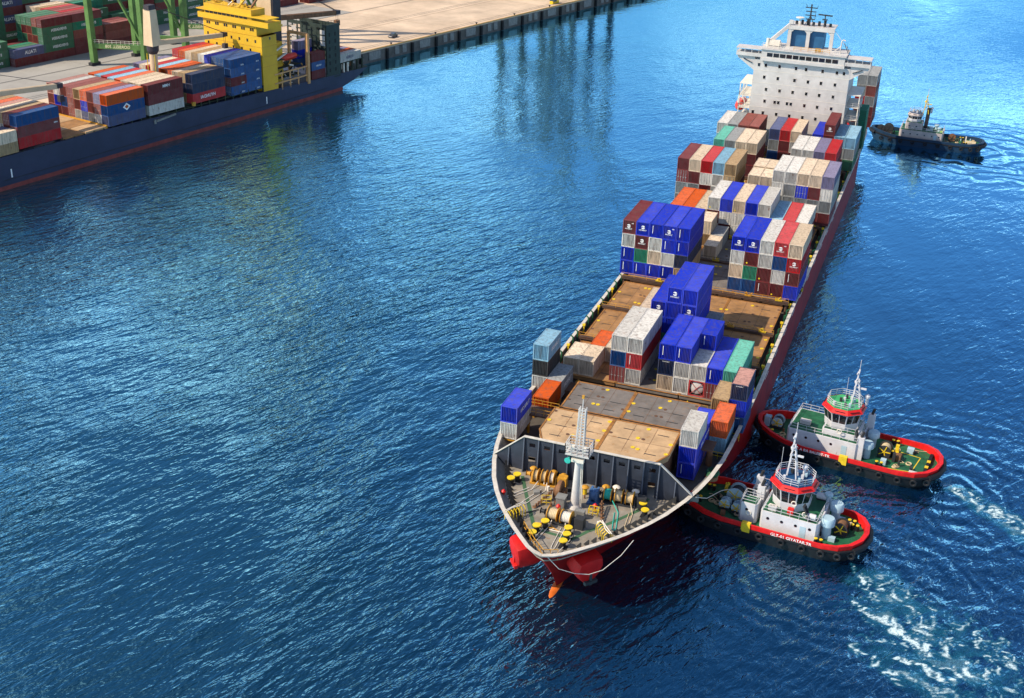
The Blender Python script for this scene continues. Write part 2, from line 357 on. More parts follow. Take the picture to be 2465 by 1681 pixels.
# bulwark: inner face and cap
bwin=paint('bulwark_inner',(0.20,0.20,0.19),rust=0.22,var=0.3); capm=paint('bulwark_cap',(0.56,0.52,0.46),rust=0.38,var=0.25,scale=0.9,rustc=(0.45,0.24,0.05))
def edge(d,off,z):
    zz=min(z,9.2); hb,y=hull_pt(d,zz); h2,y2=hull_pt(d+0.3,zz); h0,y0=hull_pt(max(0,d-0.3),zz)
    tx,ty=h2-h0,y2-y0; L=math.hypot(tx,ty) or 1; nx,ny=ty/L,-tx/L
    return (max(0.0,hb-nx*off),y-ny*off,z)
for name,mt,f in (('bulwark_cap',capm,0),('bulwark',bwin,1)):
    q=MB()
    for sgn in (1,-1):
        rr=[]
        for d in DS:
            if f and d<0.2: continue
            yt=-91.9+d; zt=ztop(yt); dk=8.0 if yt<-68 else 7.0
            if f==0: ps=[edge(d,-0.10,zt-0.22),edge(d,-0.10,zt+0.06),edge(d,0.46,zt+0.06),edge(d,0.46,zt-0.10)]
            else: ps=[edge(d,0.16,zt-.02),edge(d,0.16,dk-0.05)]
            rr.append([(sgn*p[0],p[1],p[2]) for p in ps])
        q.loft(rr,0,cap=(f==0),close=(f==0))
    q.build(name,mt,ship)
# decks
deckm=paint('forecastle_deck_paint',(0.24,0.215,0.18),rough=0.8,var=0.35,scale=0.5,rust=0.42,rustc=(0.27,0.13,0.05))
sided=paint('side_deck_paint',(0.085,0.075,0.065),rough=0.85,var=0.4,scale=0.4,rust=0.35,rustc=(0.16,0.075,0.03))
pts=[edge(d,0.1,8.0) for d in DS if -91.9+d<=-69]
pts.append((13.9,-69.0,0))
MB().poly([(p[0],p[1]) for p in pts]+[(-p[0],p[1]) for p in reversed(pts)],7.7,8.0).build('forecastle_deck',deckm,ship)
pts=[edge(d,0.1,7.0) for d in DS if -91.9+d>-69]
pts=[(13.4,-68.9,0)]+pts
MB().poly([(p[0],p[1]) for p in pts]+[(-p[0],p[1]) for p in reversed(pts)],6.7,7.0).build('main_deck',sided,ship)
MB().bb(-14.2,14.2,-69.0,-68.75,6.9,8.0).build('deck_step',bwin,ship)
grn=paint('green_walkway',(0.05,0.12,0.06),rough=0.7,var=0.3,rust=0.15)
for p,q in (((-8.9,-73.5),(-7.2,-77)),((-7.2,-77),(-3.3,-84.7)),((-3.3,-84.9),(1.9,-85.3)),((1.8,-85.4),(3.3,-82.6)),((3.3,-82.7),(5.4,-79.7)),((5.4,-79.7),(7.7,-75.8)),((7.7,-75.9),(8.2,-72.4))):
    MB().bar((p[0],p[1],8.006),(q[0],q[1],8.006),0.5,0.012).build('green_walkway',grn,ship)
# bulwark stays along the forecastle
stay=MB().add([(0,0,0),(1.05,0,0),(0.15,0,1.1),(0,0,1.1),(0,.07,0),(1.05,.07,0),(0.15,.07,1.1),(0,.07,1.1)],[(0,1,2,3),(7,6,5,4),(0,4,5,1),(1,5,6,2),(2,6,7,3),(3,7,4,0)]).mesh('bulwark_stay'); stay.materials.append(dark)
d=3.5
while d<21.5:
    for sgn in (1,-1):
        p=edge(d,0.2,8.0); q=edge(d+0.4,0.2,8.0); a=math.atan2(q[1]-p[1],sgn*(q[0]-p[0]))
        o=bpy.data.objects.new('bulwark_stay',stay); col.objects.link(o); o.parent=ship; o.location=(sgn*p[0],p[1],8.0); o.rotation_euler=(0,0,a+(math.pi/2 if sgn>0 else -math.pi/2))
    d+=0.95
# anchor bolsters
hullbr=paint('bow_red',(0.50,0.008,0.008),rough=.55,var=.25,scale=.6,rust=.06,spec=.2)
for sgn in (1,-1):
    q=MB(); q.o=Matrix.Translation((sgn*4.35,-86.5,5.3))@Vector((sgn*0.78,-0.60,-0.16)).to_track_quat('Z','Y').to_matrix().to_4x4()
    sh_=[(-1.75,1.5),(-.9,1.85),(.9,1.85),(1.75,1.5),(2.0,.3),(1.5,-1.0),(.5,-2.1),(-.5,-2.1),(-1.5,-1.0),(-2.0,.3)]
    q.loft([[(u_*k_,v_*k_-o_,w_) for u_,v_ in sh_] for k_,w_,o_ in ((.8,-3.2,.2),(1.0,-1.2,0),(.98,.35,0),(.9,.75,0),(.72,.95,0))]); q.build('anchor_bolster',hullbr,ship,smooth=True)
    a=MB(); a.o=q.o; a.bar((0,0,0.7),(0,-1.9,1.15),0.35); a.bar((-0.9,-1.5,1.1),(0.9,-1.5,1.1),0.45); a.build('anchor',dark if sgn>0 else red,ship)
bulbm=paint('bulb_orange',(0.62,0.14,0.02),rough=0.5,var=0.3)
MB().loft([[(w_*math.cos(t),y_,zc_+.9*w_*math.sin(t)) for t in [2*math.pi*i/12 for i in range(12)]] for y_,w_,zc_ in ((-82,1.0,-.8),(-84.5,1.0,-.75),(-86,.9,-.7),(-87,.7,-.57),(-87.8,.4,-.42),(-88.3,.1,-.4))]).build('bulbous_bow',bulbm,ship,smooth=True)
# ---------------- breakwater
bw=paint('breakwater_grey',(0.030,0.037,0.056),rough=0.6,var=0.35,scale=0.5,rust=0.16,streak=True)
brk=MB(); YB=-72.0; xs=[-9.3+i*(18.6/9) for i in range(10)]
for i,(x0,x1) in enumerate(zip(xs,xs[1:])):
    door=i in (0,8); hx=(x0+x1)/2+0.1
    h0,h1,w0,w1=11.75,12.35,hx-0.42,hx+0.42
    if door:
        dx0,dx1=hx-0.5,hx+0.5
        brk.bb(x0,dx0,YB,YB+.12,8,10.3); brk.bb(dx1,x1,YB,YB+.12,8,10.3); zb=10.3
    else: zb=8
    brk.bb(x0,x1,YB,YB+.12,zb,h0); brk.bb(x0,w0,YB,YB+.12,h0,h1); brk.bb(w1,x1,YB,YB+.12,h0,h1); brk.bb(x0,x1,YB,YB+.12,h1,13.2)
for sgn in (1,-1):
    brk.add([(sgn*9.3,YB,8),(sgn*13.5,YB+.5,8),(sgn*13.7,YB+.5,9.2),(sgn*9.3,YB,13.2),(sgn*9.3,YB+.12,8),(sgn*13.5,YB+.62,8),(sgn*13.7,YB+.62,9.2),(sgn*9.3,YB+.12,13.2)],[(0,1,2,3),(7,6,5,4),(0,4,5,1),(1,5,6,2),(2,6,7,3),(3,7,4,0)])
brk.build('breakwater',bw,ship)
bl=paint('breakwater_rib',(0.085,0.10,0.135),rough=0.6,var=0.25,rust=.1)
for x in xs: MB().add([(x-.07,YB-.02,8),(x+.07,YB-.02,8),(x+.07,YB-.55,8),(x-.07,YB-.55,8),(x-.07,YB-.02,13.1),(x+.07,YB-.02,13.1),(x+.07,YB-.18,13.1),(x-.07,YB-.18,13.1)],[(0,3,2,1),(4,5,6,7),(0,1,5,4),(1,2,6,5),(2,3,7,6),(3,0,4,7)]).build('breakwater_rib',bl,ship)
for sgn in (1,-1): MB().add([(sgn*11.5-.07,YB+.2,8),(sgn*11.5+.07,YB+.2,8),(sgn*11.5+.07,YB-.2,8),(sgn*11.5-.07,YB-.2,8),(sgn*11.5-.07,YB+.2,11),(sgn*11.5+.07,YB+.2,11),(sgn*11.5+.07,YB+.1,11),(sgn*11.5-.07,YB+.1,11)],[(0,3,2,1),(4,5,6,7),(0,1,5,4),(1,2,6,5),(2,3,7,6),(3,0,4,7)]).build('breakwater_rib',bl,ship)
cp=MB().bb(-9.35,9.35,YB-.22,YB+.22,13.2,13.3)
for sgn in (1,-1): cp.bar((sgn*9.3,YB+.05,13.25),(sgn*13.75,YB+.55,9.28),0.4,0.1)
cp.build('breakwater_cap',capm,ship)
# ---------------- hatches
tanh=paint('hatch_tan',(0.47,0.31,0.17),rough=0.85,var=0.34,scale=0.35,rust=0.42,rustc=(0.33,0.15,0.04))
greyh=paint('hatch_grey',(0.165,0.145,0.13),rough=0.85,var=0.38,scale=0.4,rust=0.42,rustc=(0.26,0.13,0.055))
brownh=paint('hatch_brown',(0.31,0.165,0.07),rough=0.88,var=0.42,scale=0.4,rust=0.55,rustc=(0.35,0.16,0.03))
coam=paint('coaming_brown',(0.13,0.07,0.045),rough=0.85,var=0.4,scale=0.6,rust=0.5)
rimm=paint('hatch_rim_rust',(0.30,0.13,0.035),rough=.9,var=.5,scale=1.2,rust=.4,rustc=(0.42,0.24,0.04))
slot=MB().bb(-0.8,0.8,-0.07,0.07,0,0.03).mesh('hatch_slot'); slot.materials.append(dark)
padm=MB().lathe((0,0,0),[(0.30,0),(0.30,0.06),(0.12,0.06),(0.1,0.02)],8).mesh('lashing_pot'); padm.materials.append(yellow)
padr=MB().lathe((0,0,0),[(0.26,0),(0.26,0.05),(0.12,0.05),(0.1,0.02)],8).mesh('lashing_socket'); padr.materials.append(coam)
def place(me,name,loc,parent,rz=0):
    o=bpy.data.objects.new(name,me); col.objects.link(o); o.parent=parent; o.location=loc; o.rotation_euler=(0,0,rz); return o
def hatch(x0,x1,y0,y1,z,mt,seed,dep=0.55,chamfer=0):
    rnd=random.Random(seed)
    P=[(x0,y0),(x1-chamfer,y0),(x1,y0+chamfer*2.2),(x1,y1),(x0,y1)] if chamfer>0 else [(x0-chamfer,y0),(x1,y0),(x1,y1),(x0,y1),(x0,y0-chamfer*2.2)] if chamfer<0 else [(x0,y0),(x1,y0),(x1,y1),(x0,y1)]
    h=MB().poly(P,z-dep,z).build('hatch_cover',mt,ship)
    for (p,q) in zip(P,P[1:]+P[:1]): MB().bar((p[0],p[1],z+.03),(q[0],q[1],z+.03),.24,.06).build('hatch_rim',rimm,h)
    ns=max(1,round((x1-x0)/3.0))
    for i in range(1,ns): MB().bar((x0+(x1-x0)*i/ns,y0+abs(chamfer)*1.2,z+.006),(x0+(x1-x0)*i/ns,y1-.2,z+.006),.05,.012).build('hatch_seam',coam,h)
    MB().bar((x0+.2,(y0+y1)/2,z+.006),(x1-.2,(y0+y1)/2,z+.006),.05,.012).build('hatch_seam',coam,h)
    n=max(1,round((x1-x0)/4.4))
    for i in range(n):
        cx=x0+(i+.5)*(x1-x0)/n
        for fy in (0.2,0.5,0.8):
            yy=y0+(y1-y0)*fy
            if rnd.random()<0.8: place(slot,'hatch_slot',(cx+rnd.uniform(-.4,.4),yy,z+.004),h)
            for e in (-1,1):
                if rnd.random()<0.75: place(padm if rnd.random()<0.45 else padr,'lashing_pot',(cx+e*(x1-x0)/n*0.42,yy+0.9+rnd.uniform(-.15,.15),z+.003),h)
    return h
def coaming(x0,x1,y0,y1,z0,z1): MB().bb(x0,x1,y0,y1,z0,z1).build('hatch_coaming',coam,ship)
hatch(-8.6,0.0,-70.4,-61.0,12.3,tanh,1,0.9,-1.2); hatch(0.25,9.4,-70.4,-61.0,12.3,tanh,2,0.9,1.2)
MB().bb(-7.2,-0.1,-71.3,-70.45,11.5,12.0).build('hatch_apron',greyh,ship); MB().bb(0.3,8.0,-71.3,-70.45,11.5,12.0).build('hatch_apron',greyh,ship)
coaming(-8.3,9.1,-69.0,-61.2,7.0,11.4)
hatch(-8.9,-0.1,-57.3,-48.6,10.6,greyh,3,0.8); hatch(0.15,9.6,-57.3,-48.6,10.6,greyh,4,0.8)
coaming(-8.6,9.3,-57.0,-48.9,7.0,9.8)
# walkway platform between the fore hatches
px=MB().bb(-14.2,14.0,-60.6,-57.7,10.0,10.2); px.build('cross_deck',coam,ship)
r_=MB().rail([(-14.0,-60.5,10.2),(-9.2,-60.5,10.2)],1.0,0.035,1.2).rail([(-14.0,-57.8,10.2),(-9.0,-57.8,10.2)],1.0,0.035,1.2); r_.build('platform_railing',orangeY,ship)
for x in (-13.4,-9.6,9.9,13.4): MB().cyl((x,-59,7),(x,-59,10),0.45,n=10).build('platform_pillar',rusty,ship)
HB=[(-41.9,-29.3,8.05,brownh),(-28.0,-15.8,8.45,brownh),(-14.9,-2.8,8.7,brownh),(-0.6,12.6,9.1,greyh),(13.4,26.2,9.1,greyh),(27.0,39.9,9.1,greyh),(42.0,55.0,9.1,greyh),(55.8,66.6,9.1,greyh),(67.4,80.2,9.6,greyh),(83.6,96.4,9.1,greyh)]
for i,(y0,y1,z,mt) in enumerate(HB):
    if i==0: greyish=[greyh,greyh,greyh]
    for j,(x0,x1) in enumerate(((-14.3,-5.1),(-4.9,4.9),(5.1,14.3))):
        hatch(x0,x1,y0,y1,z,(mt if not(i==0) else (brownh if j==0 else greyh)),10+i*3+j)
    coaming(-14.0,14.0,y0+.3,y1-.3,7.0,z-.55)
# lashing bridges between the bays
brm=paint('lashing_bridge_brown',(0.085,0.05,0.035),rough=0.85,var=0.4,rust=0.45)
def clamp_cluster(x,y,z):
    q=MB(); rnd=random.Random(int(x*7+y*3))
    for i in range(5):
        a=rnd.uniform(0,6.28); q.bar((x+rnd.uniform(-.5,.5),y+rnd.uniform(-.25,.25),z),(x+rnd.uniform(-.7,.7),y+rnd.uniform(-.3,.3),z+rnd.uniform(.3,.8)),0.16)
    q.box((x,y,z+.1),(1.2,0.5,0.22)); q.build('twistlock_rack',yellow if rnd.random()<.6 else orangeY,ship)
LB=[(-45.2,8.2,10.2),(-28.65,8.7,14.9),(-15.35,8.9,14.9),(-1.7,9.3,15.2),(13.0,9.3,15.2),(26.6,9.3,15.2),(40.9,9.3,15.2),(55.4,9.3,15.2),(67.0,9.7,15.2),(81.9,9.4,15.2)]
for i,(y,z,hw) in enumerate(LB):
    q=MB().bb(-hw,hw,y-.5,y+.5,z-.35,z); q.bb(-hw,hw,y-.55,y-.45,z,z+0.12); 
    for x in (-hw+.4,-7,0,7,hw-.4): q.cyl((x,y,6.9),(x,y,z-.3),0.25,n=8)
    q.build('lashing_bridge',brm,ship)
    MB().rail([(-hw,y-.5,z),(hw,y-.5,z)],0.9,0.03,2.4).build('bridge_railing',orangeY if i<4 else dark,ship)
    for x in (-9.5,-1.2,6.8,12.2): clamp_cluster(x+((i*1.7)%1.3),y,z+.02)
MB().bb(-14,14,-47.6,-44.6,7.0,8.2).build('hatch_coaming',coam,ship)
# stanchions, lashing posts and pipes along both side decks
postm=MB().bar((0,0,0),(0,0,2.2),0.22).bar((0,0,2.2),(0.5,0,2.5),0.16).mesh('side_stanchion'); postm.materials.append(deckgreen)
posty=MB().bar((0,0,0),(0,0,1.8),0.2).box((0,0,1.9),(.5,.4,.3)).mesh('side_stanchion'); posty.materials.append(yellow)
y=-43.0; i=0
while y<95:
    for sgn in (1,-1):
        place((postm if (i+(sgn>0))%3 else posty),'side_stanchion',(sgn*15.4,y+((i*0.7)%1.1),7.0),ship,0 if sgn>0 else math.pi)
    y+=2.9; i+=1
for sgn in (1,-1):
    q=MB().tube([(sgn*15.2,-44,7.35),(sgn*15.2,96,7.35)],0.14); q.tube([(sgn*14.85,-44,7.5),(sgn*14.85,96,7.5)],0.09); q.build('deck_pipe',rusty,ship)
    MB().rail([(sgn*15.75,-46,8.5),(sgn*15.75,-46.1,8.5)],.4,.02).build('rail_post',rusty,ship)
for y in range(-30,60,9): MB().bb(16.17,16.19,y,y+3.2,7.4,7.55).build('hull_mark',print_white,ship)
MB().bb(15.2,16.5,6.4,7.0,8.5,9.0).build('pilot_gate',yellow,ship); MB().bb(15.6,16.3,5.2,8.4,8.52,8.75).build('gangway_plate',dark,ship)
# ---------------- forecastle gear
def bollard(x,y,z=8.0,r=0.36,h=0.95):
    b=MB().cyl((x,y,z),(x,y,z+h),r,n=12); b.bb(x-.55,x+.55,y-.45,y+.45,z,z+.06); o=b.build('mooring_bollard',black,ship,True)
    MB().cyl((x,y,z+h),(x,y,z+h+.13),r+.17,n=12).build('bollard_cap',yellow,o,True)
for x,y in ((-9.6,-76.1),(-9.15,-74.9),(-2.75,-85.45),(-2.75,-87.05),(-2.1,-84.1),(1.05,-84.4),(1.3,-85.8),(1.35,-87.4),(8.2,-75.25),(8.85,-76.75)): bollard(x,y)
for x,y,c_ in ((-7.6,-72.7,orangeY),(-4.8,-72.6,bwin),(-3.3,-72.9,orangeY),(0.2,-74.6,yellow),(4.0,-73.0,ivory),(6.6,-73.0,ivory),(2.7,-73.4,rusty)):
    o=MB().cyl((x,y,8),(x,y,9.1),0.28,n=10).build('mushroom_vent',c_,ship,True); MB().lathe((x,y,9.0),[(0.5,0),(0.52,.1),(0.3,.28),(0.05,.32)],12).build('vent_hood',orangeY if c_ is not ivory else ivory,o,True)
teal=paint('teal_rope',(0.03,0.42,0.34),rough=0.9); wrope=paint('pale_rope',(0.62,0.58,0.52),rough=0.9,var=0.2,scale=5)
def winch(x,y,L,rz,cols,main):
    w_=empty('mooring_winch',(x,y,8.0),rz); w_.parent=ship
    f=MB().bb(-L/2,L/2,-0.75,0.75,0,0.22); 
    for s in [-L/2+.15+i*(L-.3)/len(cols) for i in range(len(cols)+1)]: f.add([(s-.1,-.7,.2),(s+.1,-.7,.2),(s+.1,.7,.2),(s-.1,.7,.2),(s-.1,-.25,1.3),(s+.1,-.25,1.3),(s+.1,.25,1.3),(s-.1,.25,1.3)],[(0,3,2,1),(4,5,6,7),(0,1,5,4),(1,2,6,5),(2,3,7,6),(3,0,4,7)])
    f.cyl((-L/2-.6,0,1.05),(L/2+.4,0,1.05),0.13); f.lathe((-L/2-.7,0,1.05),[(.42,0),(.26,.1),(.26,.5),(.42,.6)],12,ax='x'); f.bb(L/2+.1,L/2+1.3,-.55,.55,0,1.5)
    f.build('winch_frame',main,w_)
    step=(L-.3)/len(cols)
    for i,c_ in enumerate(cols):
        x0=-L/2+.35+i*step; 
        for xf in (x0,x0+step-.5): MB().lathe((xf,0,1.05),[(0.95,0),(0.95,.08)],18,ax='x').build('drum_flange',orangeY,w_,True)
        MB().lathe((x0+.09,0,1.05),[(.66,0),(.72,.02)]+[(.72-.04*(j%2),.06+j*(step-.75)/10) for j in range(10)]+[(.72,step-.62),(.66,step-.6)],18,ax='x').build('rope_drum',c_,w_,True)
    return w_
winch(-5.6,-74.1,3.6,R(3),[rope_m,rope_m,wrope],orangeY)
winch(-0.7,-82.3,3.9,R(-4),[rope_m,wrope],dark)
winch(4.9,-74.9,4.6,R(4),[teal,rope_m,rope_m],dark)
blue_w=paint('winch_blue',(0.05,0.12,0.26),rust=0.15)
q=MB().bb(1.1,2.6,-76.9,-75.1,8,8.3).bb(1.3,1.6,-76.6,-75.3,8.2,10.0).bb(2.1,2.4,-76.6,-75.3,8.2,10.0); q.lathe((1.6,-75.95,9.2),[(.8,0),(.8,.5)],14,ax='x'); q.build('windlass',blue_w,ship)
q=MB(); q.lathe((-2.9,-76.6,9.2),[(1.15,0),(1.2,.1),(1.2,.5),(1.1,.6)],20,ax='x').bb(-3.4,-3.0,-77.2,-76,8,9.3).bb(-2.2,-1.8,-77.2,-76,8,9.3); q.build('chain_gypsy',rusty,ship,True)
q=MB()
for i in range(14):
    t=i/13; q.torus((-3.6-1.2*t+0.0,-77.3-3.0*t,8.9-0.75*t),0.22,0.075,ax=('x','z')[i%2],n=10,k=5)
q.build('anchor_chain',rusty,ship)
q=MB()
for i in range(12):
    t=i/11; q.torus((3.2+1.0*t,-77.0-3.2*t,8.9-0.75*t),0.22,0.075,ax=('x','z')[i%2],n=10,k=5)
q.build('anchor_chain',rusty,ship)
MB().bb(-2.3,-1.2,-79.3,-78.1,8,9.5).bb(-2.4,-1.1,-79.4,-78.0,9.5,9.6).build('hydraulic_cabinet',bwin,ship)
MB().bb(0.6,1.9,-80.6,-79.9,8,9.1).build('equipment_locker',bwin,ship)
for x,y in ((-9.4,-79.4),(2.6,-78.0),(-2.2,-77.2),(-1.7,-80.0)):
    o=MB().cyl((x,y,8),(x,y,8.75),.16,n=8).build('fire_hydrant',red,ship); MB().lathe((x,y,8.7),[(.3,0),(.34,.15),(.12,.4)],10).build('hydrant_head',red,o,True)
for (x,y,rz) in ((-3.75,-78.7,0.3),(2.65,-78.8,0.05)):
    e_=MB(); e_.o=Matrix.Translation((x,y,8))@Matrix.Rotation(rz,4,'Z'); e_.rail([(-.6,-.5,0),(.6,-.5,0),(.6,.5,0),(-.6,.5,0),(-.6,-.5,0)],.9,.04,.6); e_.build('guard_frame',yellow,ship)
# yellow roller fairlead cages at both bow sides
for (x,y,rz) in ((-6.3,-83.4,R(62)),(5.4,-83.4,R(-52))):
    e_=MB(); e_.o=Matrix.Translation((x,y,8))@Matrix.Rotation(rz,4,'Z')
    for i in range(6):
        e_.tube([(-1.3+i*.5,-.55,0),(-1.3+i*.5,-.55,1.1),(-1.3+i*.5,-.2,1.45),(-1.3+i*.5,.3,1.45),(-1.3+i*.5,.55,1.1),(-1.3+i*.5,.55,0)],.06,6)
    e_.build('roller_fairlead',yellow,ship)
    e_=MB(); e_.o=Matrix.Translation((x,y,8))@Matrix.Rotation(rz,4,'Z'); e_.tube([(-1.6,0,1.5),(-.6,.1,1.62),(.5,-.1,1.58),(1.5,.1,1.52)],.07); e_.tube([(-1.6,.3,1.5),(0,.2,1.62),(1.6,.3,1.52)],.07); e_.build('mooring_rope',wrope,ship)
bowrail=[edge(d,0.45,8.0) for d in (4.6,3.2,2.0,1.1,.5)]
MB().rail([(-p[0],p[1],8.0) for p in bowrail[:4]]+[(0.0,-90.9,8.0),(1.6,-90.2,8.0)],1.5,.04,.7).build('bow_railing',orangeY,ship)
def rope(pts,m=wrope,r=.05):
    P=[]
    for (x,y,z),(x2,y2,z2) in zip(pts,pts[1:]):
        for i in range(4): t=i/4; P.append((x+(x2-x)*t,y+(y2-y)*t,z+(z2-z)*t))
    P.append(pts[-1]); MB().tube(P,r,6).build('mooring_rope',m,ship,True)
def loop(x0,y0,x1,y1,wd,m=wrope,src=None):
    a=math.atan2(y1-y0,x1-x0); nx,ny=-math.sin(a)*wd,math.cos(a)*wd; P=[]
    for i in range(9): t=i/8; P.append((x0+(x1-x0)*t+nx*(1 if t<.9 else .6),y0+(y1-y0)*t+ny*(1 if t<.9 else .6),8.06))
    for i in range(9): t=1-i/8; P.append((x0+(x1-x0)*t-nx*(1 if t<.9 else .6),y0+(y1-y0)*t-ny*(1 if t<.9 else .6),8.06))
    if src: P=[src]+P
    MB().tube(P,.06,6).build('mooring_rope',m,ship,True)
loop(-6.8,-76.2,-8.9,-79.4,.28,wrope,(-6.2,-74.7,8.6)); loop(-5.1,-75.9,-6.6,-80.3,.3,wrope,(-5,-74.7,8.6)); loop(5.3,-77.4,6.1,-81.4,.24,teal,(4.2,-75.6,8.6)); loop(7.1,-77.0,7.4,-80.4,.22,rope_m,(6.6,-75.4,8.6))
loop(-1.9,-83.6,-2.4,-88.0,.22,wrope,(-1.6,-82.9,8.5)); loop(0.1,-83.4,.3,-88.4,.25,wrope,(.2,-82.9,8.5))
rope([(0.9,-83,8.5),(1.8,-86,8.3),(1.2,-89.2,8.25),(.9,-90.6,9.2)])
rope([(0.6,-91.3,8.9),(2.0,-90.8,7.2),(3.6,-89.6,6.2),(5.2,-88.7,5.9),(6.6,-87.6,6.2),(8.3,-85.7,7.6),(9.3,-84,9.0)],wrope,.045)
rnd=random.Random(21)
for i in range(46):
    x,y=rnd.uniform(-8.5,8.5),rnd.uniform(-86,-72.8)
    if abs(x)>7.5-(-72.8-y)*.38: continue
    k_=rnd.random(); mt=rnd.choice((rusty,dark,orangeY,bwin,rusty,ivory))
    if k_<.35: MB().cyl((x,y,8),(x,y,8.3+rnd.random()*.5),.1+.12*rnd.random(),n=8).build('deck_fitting',mt,ship)
    elif k_<.65: MB().box((x,y,8.2),(.3+.6*rnd.random(),.3+.5*rnd.random(),.4),rz=rnd.random()).build('deck_fitting',mt,ship)
    else: MB().tube([(x,y,8.12),(x+rnd.uniform(-1,1),y+rnd.uniform(-1,1),8.12),(x+rnd.uniform(-1.8,1.8),y+rnd.uniform(-1.6,1.6),8.12)],.07,6).build('deck_pipe',mt,ship)
# foremast
fm=MB().cyl((-0.1,-78,8),(0.1,-78.2,16.4),0.62,0.36,n=14); fm.lathe((-0.1,-78,8),[(.95,0),(.65,.5)],14)
mast=fm.build('foremast',white,ship,True)
MB().bb(-1.4,1.7,-79.4,-77.2,16.2,16.45).build('mast_platform',white,mast)
MB().rail([(-1.4,-79.4,16.45),(1.7,-79.4,16.45),(1.7,-77.2,16.45),(-1.4,-77.2,16.45),(-1.4,-79.4,16.45)],1.4,.06,.8,bars=3).build('platform_railing',white,mast)
u=MB()
for dx,dy in ((-.5,-.3),(0,-.3),(.5,-.3),(.5,.3),(-.5,.3)): u.bar((.15+dx,-78.2+dy,16.5),(.25+dx*.8,-78.2+dy*.8,22.6),.15)
for i in range(14): 
    z=16.9+i*.42; u.bar((-.3,-78.46,z),(.68,-78.46,z),.08); u.bar((-.3,-77.94,z),(.68,-77.94,z),.08)
u.bar((.2,-78.2,22.4),(.2,-78.2,24.0),.1); u.build('mast_ladder',white,mast)
MB().box((.2,-78.2,24.1),(.3,.3,.4)).build('masthead_lamp',orangeY,mast); MB().lathe((-.75,-79.6,16.0),[(.12,0),(.2,-.5),(.42,-.8)],12,ax='y').build('ship_horn',teal,mast,True)
MB().box((.2,-79.0,15.5),(1.6,.5,.5)).box((.9,-78.8,17.0),(.5,.5,.6)).box((-.6,-78.6,16.9),(.4,.4,.7)).build('lamp_box',ivory,mast)
MB().bar((.55,-78.2,8.3),(.5,-78.35,16.2),.12).bar((.75,-78.2,8.3),(.7,-78.35,16.2),.08).build('mast_conduit',ivory,mast)
# side deck clutter near the right bow
q=MB().cyl((14.5,-62.4,7),(14.5,-62.4,7.6),.95,n=14); q.build('rope_reel',rusty,ship); 
q=MB()
for i in range(26):
    a=i*2.4; r=.25+.6*((i*.37)%1); q.torus((14.5+.25*math.cos(a),-62.4+.25*math.sin(a),7.7+.02*i),r,.06,n=12,k=5)
q.build('rope_coil',deckgreen,ship)
MB().bb(13.7,14.8,-54.6,-53.6,7,8.0).build('deck_box',white,ship); MB().rail([(12.4,-58.5,7),(12.4,-54.5,7)],1.6,.07,1.0).build('side_ladder',orangeY,ship)
MB().rail([(13.0,-56.9,7),(15.4,-56.9,7)],1.1,.05,1.2).rail([(12.8,-50.6,7),(16,-50.6,7)],1.1,.05,1.2).build('side_railing',yellow,ship)
# ================================================================ bridge house
YF=99.0
hs=MB().bb(-11.45,11.45,YF,YF+13,7,29.5).build('bridge_house',white,ship)
winm=MB().bb(-.28,.28,-.03,.02,-.4,.4).mesh('window'); winm.materials.append(glass)
fr=MB().bb(-.36,.36,-.05,-.01,.4,.48).bb(-.36,.36,-.05,-.01,-.48,-.4).mesh('window_sill'); fr.materials.append(ivory)
for z,xs_ in ((28.27,(-10.29,-8.61,-5.29,-1.31,1.1,5.04,8.41,10.07)),(25.37,(-8.68,-5.37,-1.33,1.91,5.01,8.33)),(22.44,(-7.9,-4.58,-1.41,1.86,4.97,8.27)),(19.53,(-7.91,-5.43,-4.55,-2.42,-1.5,1.79,4.87,8.23)),(16.6,(-10.49,-8.01,-4.7,-1.51,1.69,4.83,8.1))):
    for x in xs_: place(winm,'window',(x,YF-.02,z),hs); place(fr,'window_sill',(x,YF-.02,z),hs)
for z in (14.9,17.9,20.9,23.9,26.9): MB().bb(-11.5,11.5,YF-.04,YF-.005,z,z+.07).build('deck_seam',ivory,hs)
br=MB().bb(-9.9,9.9,YF-.6,YF+8,29.6,32.2).bb(-10.0,10.0,YF-.9,YF-.6,29.5,30.2); brg=br.build('wheelhouse',white,ship)
for i in range(11): MB().bb(-8.55+i*1.555,-8.55+i*1.555+1.32,YF-.66,YF-.59,30.55,31.45).build('bridge_window',glass,brg)
MB().bb(-10.2,10.2,YF-1.0,YF+8.2,32.2,32.4).build('wheelhouse_roof',white,brg)
